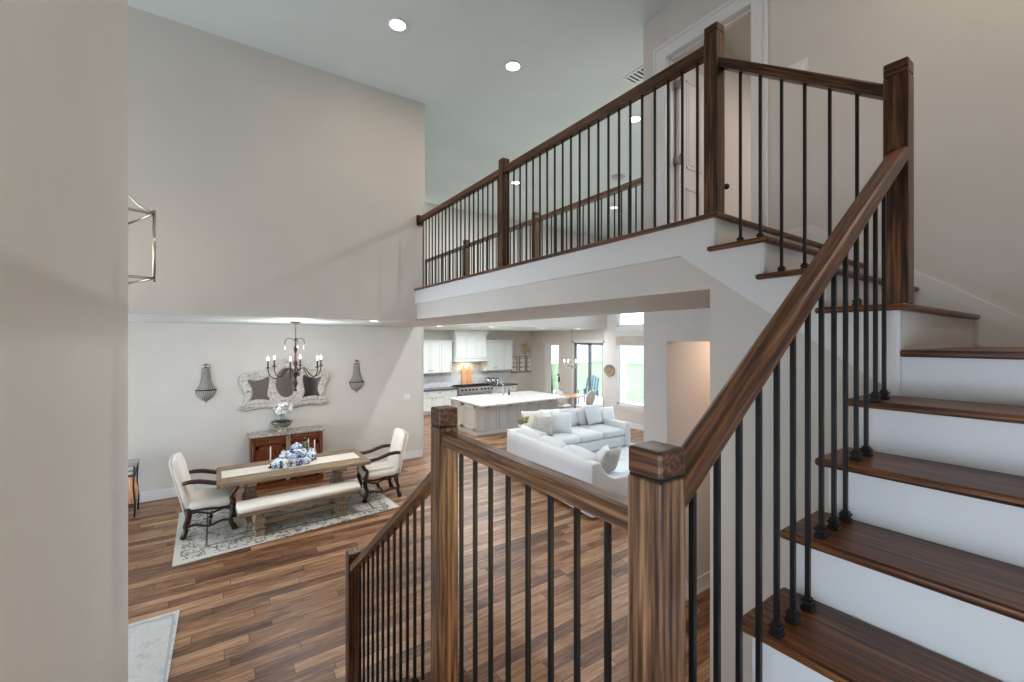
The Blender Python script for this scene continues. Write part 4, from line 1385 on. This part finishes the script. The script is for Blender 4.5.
def upper_cab(label, x0, x1, ndoor, z0, z1):
    t = thing('wall_cabinet', label, 'kitchen cabinet', ((x0 + x1) / 2, 14.77, z0), 0, 'white wall cabinets beside the hood')
    obj('carcass', Bx(x0, 14.60, z0, x1, KY - .002, z1), 'cab_white', t, .003, True)
    obj('crown', MB().box(x0 - .02, 14.56, z1, x1 + .02, KY - .002, z1 + .03).box(x0 - .04, 14.54, z1 + .03, x1 + .04, KY - .002, z1 + .07), 'cab_white', t, .008, True)
    w = (x1 - x0) / ndoor
    for i in range(ndoor):
        a, b = x0 + w * i + .008, x0 + w * (i + 1) - .008
        shaker(t, a, b, z0 + .02, z1 - .02, 14.60, 'cab_white', (b - .04 if i % 2 == 0 else a + .04, z0 + .12))
upper_cab('white wall cabinet between the dining wall end and the hood', 5.15, 7.33, 5, 1.46, 2.60)
upper_cab('white wall cabinet between the hood and the framed prints', 8.80, 10.10, 3, 1.46, 2.62)
t = thing('range_hood', 'tall white panelled range hood reaching the kitchen ceiling', 'range hood', (8.06, 14.6, 1.86))
obj('body', Bx(7.40, 14.42, 1.90, 8.74, KY - .002, KC - .02), 'cab_white', t, .003, True)
obj('mantel', MB().box(7.37, 14.38, 1.86, 8.77, KY - .002, 1.98).box(7.36, 14.36, 1.98, 8.78, KY - .002, 2.01), 'cab_white', t, .006, True)
obj('crown', MB().box(7.36, 14.38, KC - .18, 8.78, KY - .002, KC - .11).box(7.32, 14.34, KC - .11, 8.82, KY - .002, KC - .003), 'cab_white', t, .01, True)
for i in range(3):
    a = 7.43 + .43 * i
    shaker(t, a, a + .415, 2.04, KC - .22, 14.42, 'cab_white', None, 'panel')
area_light('hood_lamp', (8.06, 14.68, 1.84), .5, 7, WARM, size_y=.15)
t = thing('range', 'stainless steel range with black knobs and dark cooktop below the hood', 'range', (8.18, 14.6, 0))
obj('body', MB().box(7.45, 14.30, .08, 8.91, KY - .015, .90), 'steel', t, .005, True)
obj('control_panel', MB().prism([(14.24, .70), (14.30, .70), (14.30, .90), (14.27, .90)], 7.45, 8.91, 'x'), 'steel', t, .003, True)
obj('cooktop', Bx(7.46, 14.33, .90, 8.90, KY - .02, .92), 'iron', t, .003, True)
for i in range(4):
    x0 = 7.50 + .355 * i
    g = MB()
    for k in range(4):
        g.box(x0 + .02 + .09 * k, 14.36, .935, x0 + .035 + .09 * k, KY - .08, .955)
    for yy in (14.37, 14.62, 14.86):
        g.box(x0, yy, .92, x0 + .33, yy + .015, .955)
    obj('grate', g, 'iron', t, 0, True)
for i in range(9):
    x = 7.58 + .155 * i + (.06 if i > 4 else 0)
    obj('knob', MB().tube([(x, 14.262, .81), (x, 14.215, .803)], [.036, .03], 12), 'iron', t, 0, True)
for a, b in ((7.48, 8.32), (8.36, 8.88)):
    d = obj('oven_door', Bx(a, 14.28, .16, b, 14.30, .68), 'steel', t, .004, True)
    obj('handle', MB().tube([(a + .06, 14.25, .63), (b - .06, 14.25, .63)], .012, 8), 'chrome', d, 0, True)
# boards leaning on the backsplash
for x, w, h_, l in ((8.0, .20, .78, 'tall pale maple cutting board leaning behind the range'), (8.23, .20, .74, 'second maple cutting board leaning behind the range, further from the dining wall')):
    t = thing('cutting_board', l, 'cutting board', (x, 14.86, .92), 0, 'boards leaning behind the range')
    m_ = Matrix.Translation((0, .0, 0)) @ Matrix.Rotation(math.radians(-4), 4, 'X')
    obj('board', MB().box(-w / 2, -.012, 0, w / 2, .012, h_ - .12, m_), 'board', t, .008)
    obj('grip', MB().box(-.03, -.011, h_ - .12, .03, .011, h_, m_), 'board', t, .008)
for i, (x, l) in enumerate(((8.98, 'squat steel canister next to the range'), (9.20, 'middle steel canister of the three on the dark counter'), (9.42, 'steel canister closest to the framed prints'))):
    t = thing('canister', l, 'canister', (x, 14.68, .90), 0, 'canisters on the dark counter')
    hh = .24 - .012 * i
    obj('body', MB().lathe([(.075, 0), (.08, .005), (.08, hh), (.074, hh + .004)], n=18), 'steel', t)
    obj('lid', MB().lathe([(.083, hh), (.083, hh + .02), (.03, hh + .034), (.012, hh + .036), (.016, hh + .056), (.004, hh + .06)], n=18), 'bronze', t)
# framed prints and starburst
for x, l in ((10.42, 'framed print touching the wall cabinet side'), (10.85, 'middle framed print of the three on the kitchen wall'), (11.23, 'framed print closest to the patio door')):
    t = thing('picture_frame', l, 'picture', (x, KY, 1.30), 0, 'framed prints on the kitchen wall')
    ww, hh = .16, .70
    f = MB()
    for a, b, c_, e in ((-ww, -ww + .03, 0, hh), (ww - .03, ww, 0, hh), (-ww, ww, 0, .03), (-ww, ww, hh - .03, hh)):
        f.box(a, -.03, c_, b, -.002, e)
    obj('frame', f, simple('grey_frame_%d' % int(x * 100), srgb(104, 102, 98), .5), t, .003)
    obj('print', Bx(-ww + .03, -.012, .03, ww - .03, -.006, hh - .03), 'print', t)
t = thing('wall_ornament', 'tan branching coral-like ornament on the wall above the framed prints', 'wall decor', (11.0, KY - .02, 2.36))
random.seed(3)
g = MB()
for i in range(34):
    a = random.uniform(0, 2 * PI)
    r = random.uniform(.16, .36)
    g.tube([(0, -.03, 0), (r * .5 * math.cos(a), -.06, r * .5 * math.sin(a)), (r * math.cos(a + .2), -.04, r * math.sin(a + .2))], [.025, .022, .008], 5)
obj('branch', g, simple('dried_straw', srgb(188, 172, 142), .8, 0, .2, .25), t)
obj('back_disc', MB().tube([(0, .018, 0), (0, -.02, 0)], .06, 12), simple('straw_core', srgb(170, 150, 118), .8), t)
t = thing('wall_plaque', 'oval bronze relief plaque on the column beside the family room window', 'wall decor', (10.45, 9.60, 1.71))
rings = []
for (rr, x) in ((1.0, -.002), (1.0, -.025), (.92, -.04), (.84, -.03), (.80, -.022), (.3, -.045), (.02, -.05)):
    rings.append([(x, .225 * rr * math.cos(2 * PI * k / 28), .19 * rr * math.sin(2 * PI * k / 28)) for k in range(28)])
obj('medallion', MB().ring_surface(rings), simple('antique_brass', srgb(140, 124, 100), .5, .3, .5, .35, 26), t)

# breakfast table, chairs and chandelier
BTx, BTy = 10.35, 11.35
t = thing('breakfast_table', 'round wooden breakfast table on a white pedestal by the patio doors', 'table', (BTx, BTy, 0))
obj('table_top', MB().lathe([(.50, .70), (.55, .71), (.55, .735), (.53, .74), (.01, .74)], n=36), simple('honey_wood', srgb(178, 134, 96), .45, 0, .5, .15, 6), t)
obj('pedestal', MB().lathe([(.26, 0), (.27, .03), (.12, .07), (.07, .12), (.06, .3), (.10, .42), (.11, .5), (.06, .58), (.12, .68), (.2, .70)], n=20), 'trim', t)
def round_chair(label, x, y, rz):
    """oval-back chair facing +x"""
    t = thing('breakfast_chair', label, 'chair', (x, y, 0), rz, 'oval-back chairs at the breakfast table')
    obj('seat', MB().soft_box(-.22, -.23, .40, .24, .23, .48, .035, .015), 'pillow_cream', t)
    obj('seat_frame', MB().box(-.22, -.22, .36, .23, .22, .40), 'trim', t, .012)
    fr = MB(); pad = []
    m_ = Matrix.Translation((-.24, 0, .72)) @ Matrix.Rotation(math.radians(-10), 4, 'Y')
    ring = [m_ @ Vector((0, .22 * math.cos(a), .25 * math.sin(a))) for a in [2 * PI * k / 20 for k in range(21)]]
    fr.tube(ring, .022, 6)
    fr.tube([(-.21, -.10, .39), m_ @ Vector((0, -.12, -.21))], .018, 6).tube([(-.21, .10, .39), m_ @ Vector((0, .12, -.21))], .018, 6)
    obj('back_frame', fr, 'trim', t)
    rings = [[m_ @ Vector((xx, .205 * s_ * math.cos(2 * PI * k / 20), .235 * s_ * math.sin(2 * PI * k / 20))) for k in range(20)] for s_, xx in ((.3, -.03), (.8, -.022), (1, 0), (.8, .025), (.3, .035))]
    obj('backrest', MB().ring_surface(rings), 'linen', t)
    for sx in (-1, 1):
        for sy in (-1, 1):
            obj('leg', MB().tube([(sx * .19, sy * .19, .38), (sx * .20, sy * .20, .2), (sx * .215, sy * .205, 0)], [.024, .02, .013], 7), 'trim', t)
round_chair('oval-back chair with its back to the sofa at the breakfast table', 10.38, 10.66, math.radians(95))
round_chair('oval-back chair between the breakfast table and the patio door edge', 10.80, 10.42, math.radians(116))
round_chair('oval-back chair on the island side of the breakfast table', 9.76, 11.10, math.radians(20))
t = thing('breakfast_chandelier', 'small pale crystal chandelier over the breakfast table', 'chandelier', (10.42, 11.35, 1.66))
zt = KC - 1.66
obj('stem', MB().lathe([(.004, 0), (.02, .02), (.03, .06), (.012, .10), (.012, .22), (.02, .26), (.008, .30)], n=12).tube([(0, 0, .28), (0, 0, zt - .02)], .006, 6), 'silver', t)
obj('canopy', MB().lathe([(.06, zt - .001), (.06, zt - .012), (.01, zt - .03)], n=16), 'silver', t)
for k in range(6):
    a = 2 * PI * k / 6 + .3
    ca, sa = math.cos(a), math.sin(a)
    b = obj('arm', MB().tube([(.02 * ca, .02 * sa, .12), (.12 * ca, .12 * sa, .07), (.24 * ca, .24 * sa, .10), (.27 * ca, .27 * sa, .17)], .009, 6), 'silver', t)
    obj('candle_sleeve', MB().lathe([(.011, 0), (.011, .09)], (.27 * ca, .27 * sa, .17), 8), 'wax', b)
    obj('bulb', MB().lathe([(.006, 0), (.018, .02), (.014, .05), (.004, .07)], (.27 * ca, .27 * sa, .26), 10), 'bulb', b)
    obj('crystal', MB().lathe([(.002, 0), (.014, -.03), (.002, -.08)], (.2 * ca, .2 * sa, .085), 6), 'white_ceramic', b)

# ================================================================== FAMILY ROOM
tag(obj('area_rug', Bx(5.35, 4.2, .001, 8.9, 7.62, .012), 'rug3'), 'light family room rug between the two sofas', 'rug')
FZ = .012
# sofa with its back to the stairs (faces +x)
def sofa(label, loc, rz, half, arms, arm_h=.60, back_h=.84, n=3, depth=1.0):
    """faces +x; half = half length along y"""
    t = thing('sofa', label, 'sofa', loc, rz, 'white slipcovered sofas')
    obj('base', MB().soft_box(.06, -half + .04, .03, depth - .02, half - .04, .30, .03), 'sofa', t)
    obj('back_panel', MB().soft_box(0, -half, .02, .22, half, back_h, .05, .0), 'sofa', t)
    for sy in (-1, 1):
        if sy not in arms:
            continue
        y0, y1 = (half - .20, half) if sy > 0 else (-half, -half + .20)
        n_ = 12
        prof = []
        for i in range(n_ + 1):
            u = i / n_
            x = .18 + (depth - .18) * u
            zz = arm_h + (back_h - arm_h) * max(0, 1 - u / .38) ** 2.0
            prof.append((x, zz))
        poly = [(.02, .02), (depth, .02)] + [(x, zz) for x, zz in prof[::-1]] + [(.02, back_h)]
        o = obj('arm', MB().prism(poly, y0, y1, 'y'), 'sofa', t, .035, segs=3)
        for p in o.data.polygons: p.use_smooth = True
    inner0 = -half + (.20 if -1 in arms else .02)
    inner1 = half - (.20 if 1 in arms else .02)
    w = (inner1 - inner0) / n
    for i in range(n):
        a, b = inner0 + w * i + .006, inner0 + w * (i + 1) - .006
        obj('seat_cushion', MB().soft_box(.24, a, .295, depth, b, .47, .05, .02), 'sofa', t)
        m_ = Matrix.Translation((.22, 0, .46)) @ Matrix.Rotation(math.radians(-9), 4, 'Y')
        obj('back_cushion', MB().soft_box(0, a + .01, 0, .20, b - .01, .42, .07, .035, m_), 'sofa', t)
    for sx in (.10, depth - .08):
        for sy in (-half + .1, half - .1):
            obj('foot', MB().box(sx - .03, sy - .03, 0, sx + .03, sy + .03, .04), 'dark_wood', t)
    return t
sofa('white sofa seen from behind, its long back toward the stair railing', (4.70, 5.89, FZ), math.radians(-5.5), 1.33, (-1,), .56, .84, 3)
sofa('white sofa facing the stairs, set in front of the kitchen island', (7.45, 8.55, FZ - .011), math.radians(-90 - 1), 1.24, (1,), .60, .86, 3, depth=1.28)
def throw_pillow(label, loc, w, h, t_, mat, rz, tilt, group='loose sofa pillows'):
    o = obj('throw_pillow', MB().pillow(w, h, t_, Matrix.Translation(loc) @ Matrix.Rotation(rz, 4, 'Z') @ Matrix.Rotation(tilt, 4, 'X')), mat)
    tag(o, label, 'pillow', group)
# pillows on the sofa facing the stairs (its seat runs along x at y about 7.7..8.1)
SEAT = .49
throw_pillow('large grey pillow near the arm of the sofa facing the stairs', (tpos(596, 7.95), 7.95, SEAT), .60, .54, .20, 'pillow_grey', .12, -.30)
throw_pillow('small white pillow in the arm corner of the sofa facing the stairs', (tpos(609, 7.98), 7.98, SEAT), .42, .42, .17, 'throw', -.25, -.30)
throw_pillow('plump pale grey pillow standing front of the corner pillow group', (tpos(561, 7.66), 7.66, SEAT), .50, .50, .20, 'pillow_grey', -.75, -.22)
throw_pillow('white pillow tucked behind the plump grey pillow', (tpos(551, 7.95), 7.95, SEAT), .54, .54, .18, 'throw', -.35, -.28)
throw_pillow('grey patterned pillow leaning in the corner pillow group', (tpos(543, 7.72), 7.72, SEAT), .46, .46, .17, 'pillow_dark', -.8, -.25)
throw_pillow('cream pillow at the corner end of the sofa facing the stairs', (tpos(533, 8.1), 8.1, SEAT), .52, .52, .18, 'pillow_cream', -.4, -.28)
# pillows on the sofa with its back to the stairs
throw_pillow('taupe mottled pillow against the scooped arm of the near sofa', (5.28, 4.92, .50), .46, .46, .17, 'pillow_dark', .2, .30)
throw_pillow('flat grey pillow lying beside the taupe mottled pillow', (5.50, 5.42, .50), .46, .40, .15, 'pillow_grey', .9, .75)
throw_pillow('white knit pillow at the corner end of the near sofa', (5.30, 6.98, .50), .50, .46, .18, 'throw', 1.4, -.25)
throw_pillow('speckled grey pillow beside the white knit pillow', (5.34, 6.62, .50), .46, .44, .17, 'pillow_grey', 1.5, -.30)
# corner table with a potted flower between the sofas
t = thing('side_table', 'small white corner table between the two sofas', 'table', (5.74, 7.92, 0))
obj('table_top', MB().box(-.26, -.26, .60, .26, .26, .635), 'trim', t, .006)
for sx in (-1, 1):
    for sy in (-1, 1):
        obj('leg', MB().box(sx * .22 - .022, sy * .22 - .022, 0, sx * .22 + .022, sy * .22 + .022, .60), 'trim', t, .003)
obj('shelf', Bx(-.23, -.23, .18, .23, .23, .20), 'trim', t, .003)
for x, y, l in ((5.64, 7.80, 'white pot of brown dried flowers on the corner table, dining side'), (5.84, 7.92, 'white pot of yellow-green dried flowers on the corner table, kitchen side')):
    t = thing('potted_flower', l, 'potted plant', (x, y, .635), 0, 'potted flowers on the corner table')
    obj('pot', MB().lathe([(.05, 0), (.055, .01), (.07, .12), (.076, .15), (.06, .15)], n=16), 'white_ceramic', t)
    g = MB()
    random.seed(int(x * 100))
    for i in range(26):
        a, u = random.uniform(0, 2 * PI), random.uniform(.2, 1)
        r = .09 * (1 - (u - .5) ** 2)
        g.ball((r * math.cos(a) * random.uniform(.3, 1), r * math.sin(a) * random.uniform(.3, 1), .15 + .15 * u), .026, 6)
    obj('flower_head', g, simple('dried_flower_%d' % int(x * 100), srgb(142, 128, 92) if x < 5.7 else srgb(150, 142, 96), .8, 0, .2, .3, 20), t)
    obj('stem', MB().tube([(0, 0, .12), (.01, 0, .24)], .02, 6), 'leaf', t)
# accent table by the pier
t = thing('accent_table', 'slim white pedestal table partly hidden by the wall edge under the window', 'table', (8.25, 6.25, 0))
obj('table_top', MB().lathe([(.20, .58), (.22, .59), (.22, .61), (.01, .615)], n=24), 'trim', t)
obj('pedestal', MB().lathe([(.16, 0), (.17, .02), (.05, .06), (.03, .2), (.055, .34), (.03, .5), (.10, .58)], n=16), 'trim', t)

# ================================================================== OUTSIDE
struct('ground_lawn', Bx(15.2, -12, -.30, 46, 40, -.12), 'lawn')
struct('ground_patio', Bx(10.57, -12, -.30, 15.2, 40, -.05), 'patio')
t = thing('garden_fence', 'grey board fence along the far edge of the lawn', 'fence', (40, 14, -.12))
g = MB()
for i in range(200):
    g.box(0, -26 + .27 * i, .05, .03, -26 + .27 * i + .25, 2.9)
obj('boards', g, 'fence', t)
g = MB()
for z in (.4, 1.4, 2.4):
    g.box(.03, -26, z, .08, 28, z + .12)
obj('fence_rail', g, 'fence', t)
t = thing('patio_chair', 'slate blue slatted patio chair outside the sliding glass door', 'outdoor chair', (13.2, 13.35, -.05), math.radians(200))
g = MB()
m_ = Matrix.Translation((-.25, 0, .35)) @ Matrix.Rotation(math.radians(-20), 4, 'Y')
for i in range(5):
    g.box(-.012, -.30 + .125 * i, 0, .012, -.30 + .125 * i + .09, .78 + .06 * (2 - abs(i - 2)), m_)
obj('back_slat', g, 'blue_slat', t, .004)
g = MB()
for i in range(5):
    g.box(-.25 + .115 * i, -.30, .36, -.25 + .115 * i + .095, .30, .385)
obj('seat_slat', g, 'blue_slat', t, .004)
for sy in (-1, 1):
    obj('armrest', Bx(-.35, sy * .34 - .05, .58, .38, sy * .34 + .05, .605), 'blue_slat', t, .004)
    for x in (-.28, .30):
        obj('leg', Bx(x - .035, sy * .32 - .02, 0, x + .035, sy * .32 + .02, .58), 'blue_slat', t, .003)
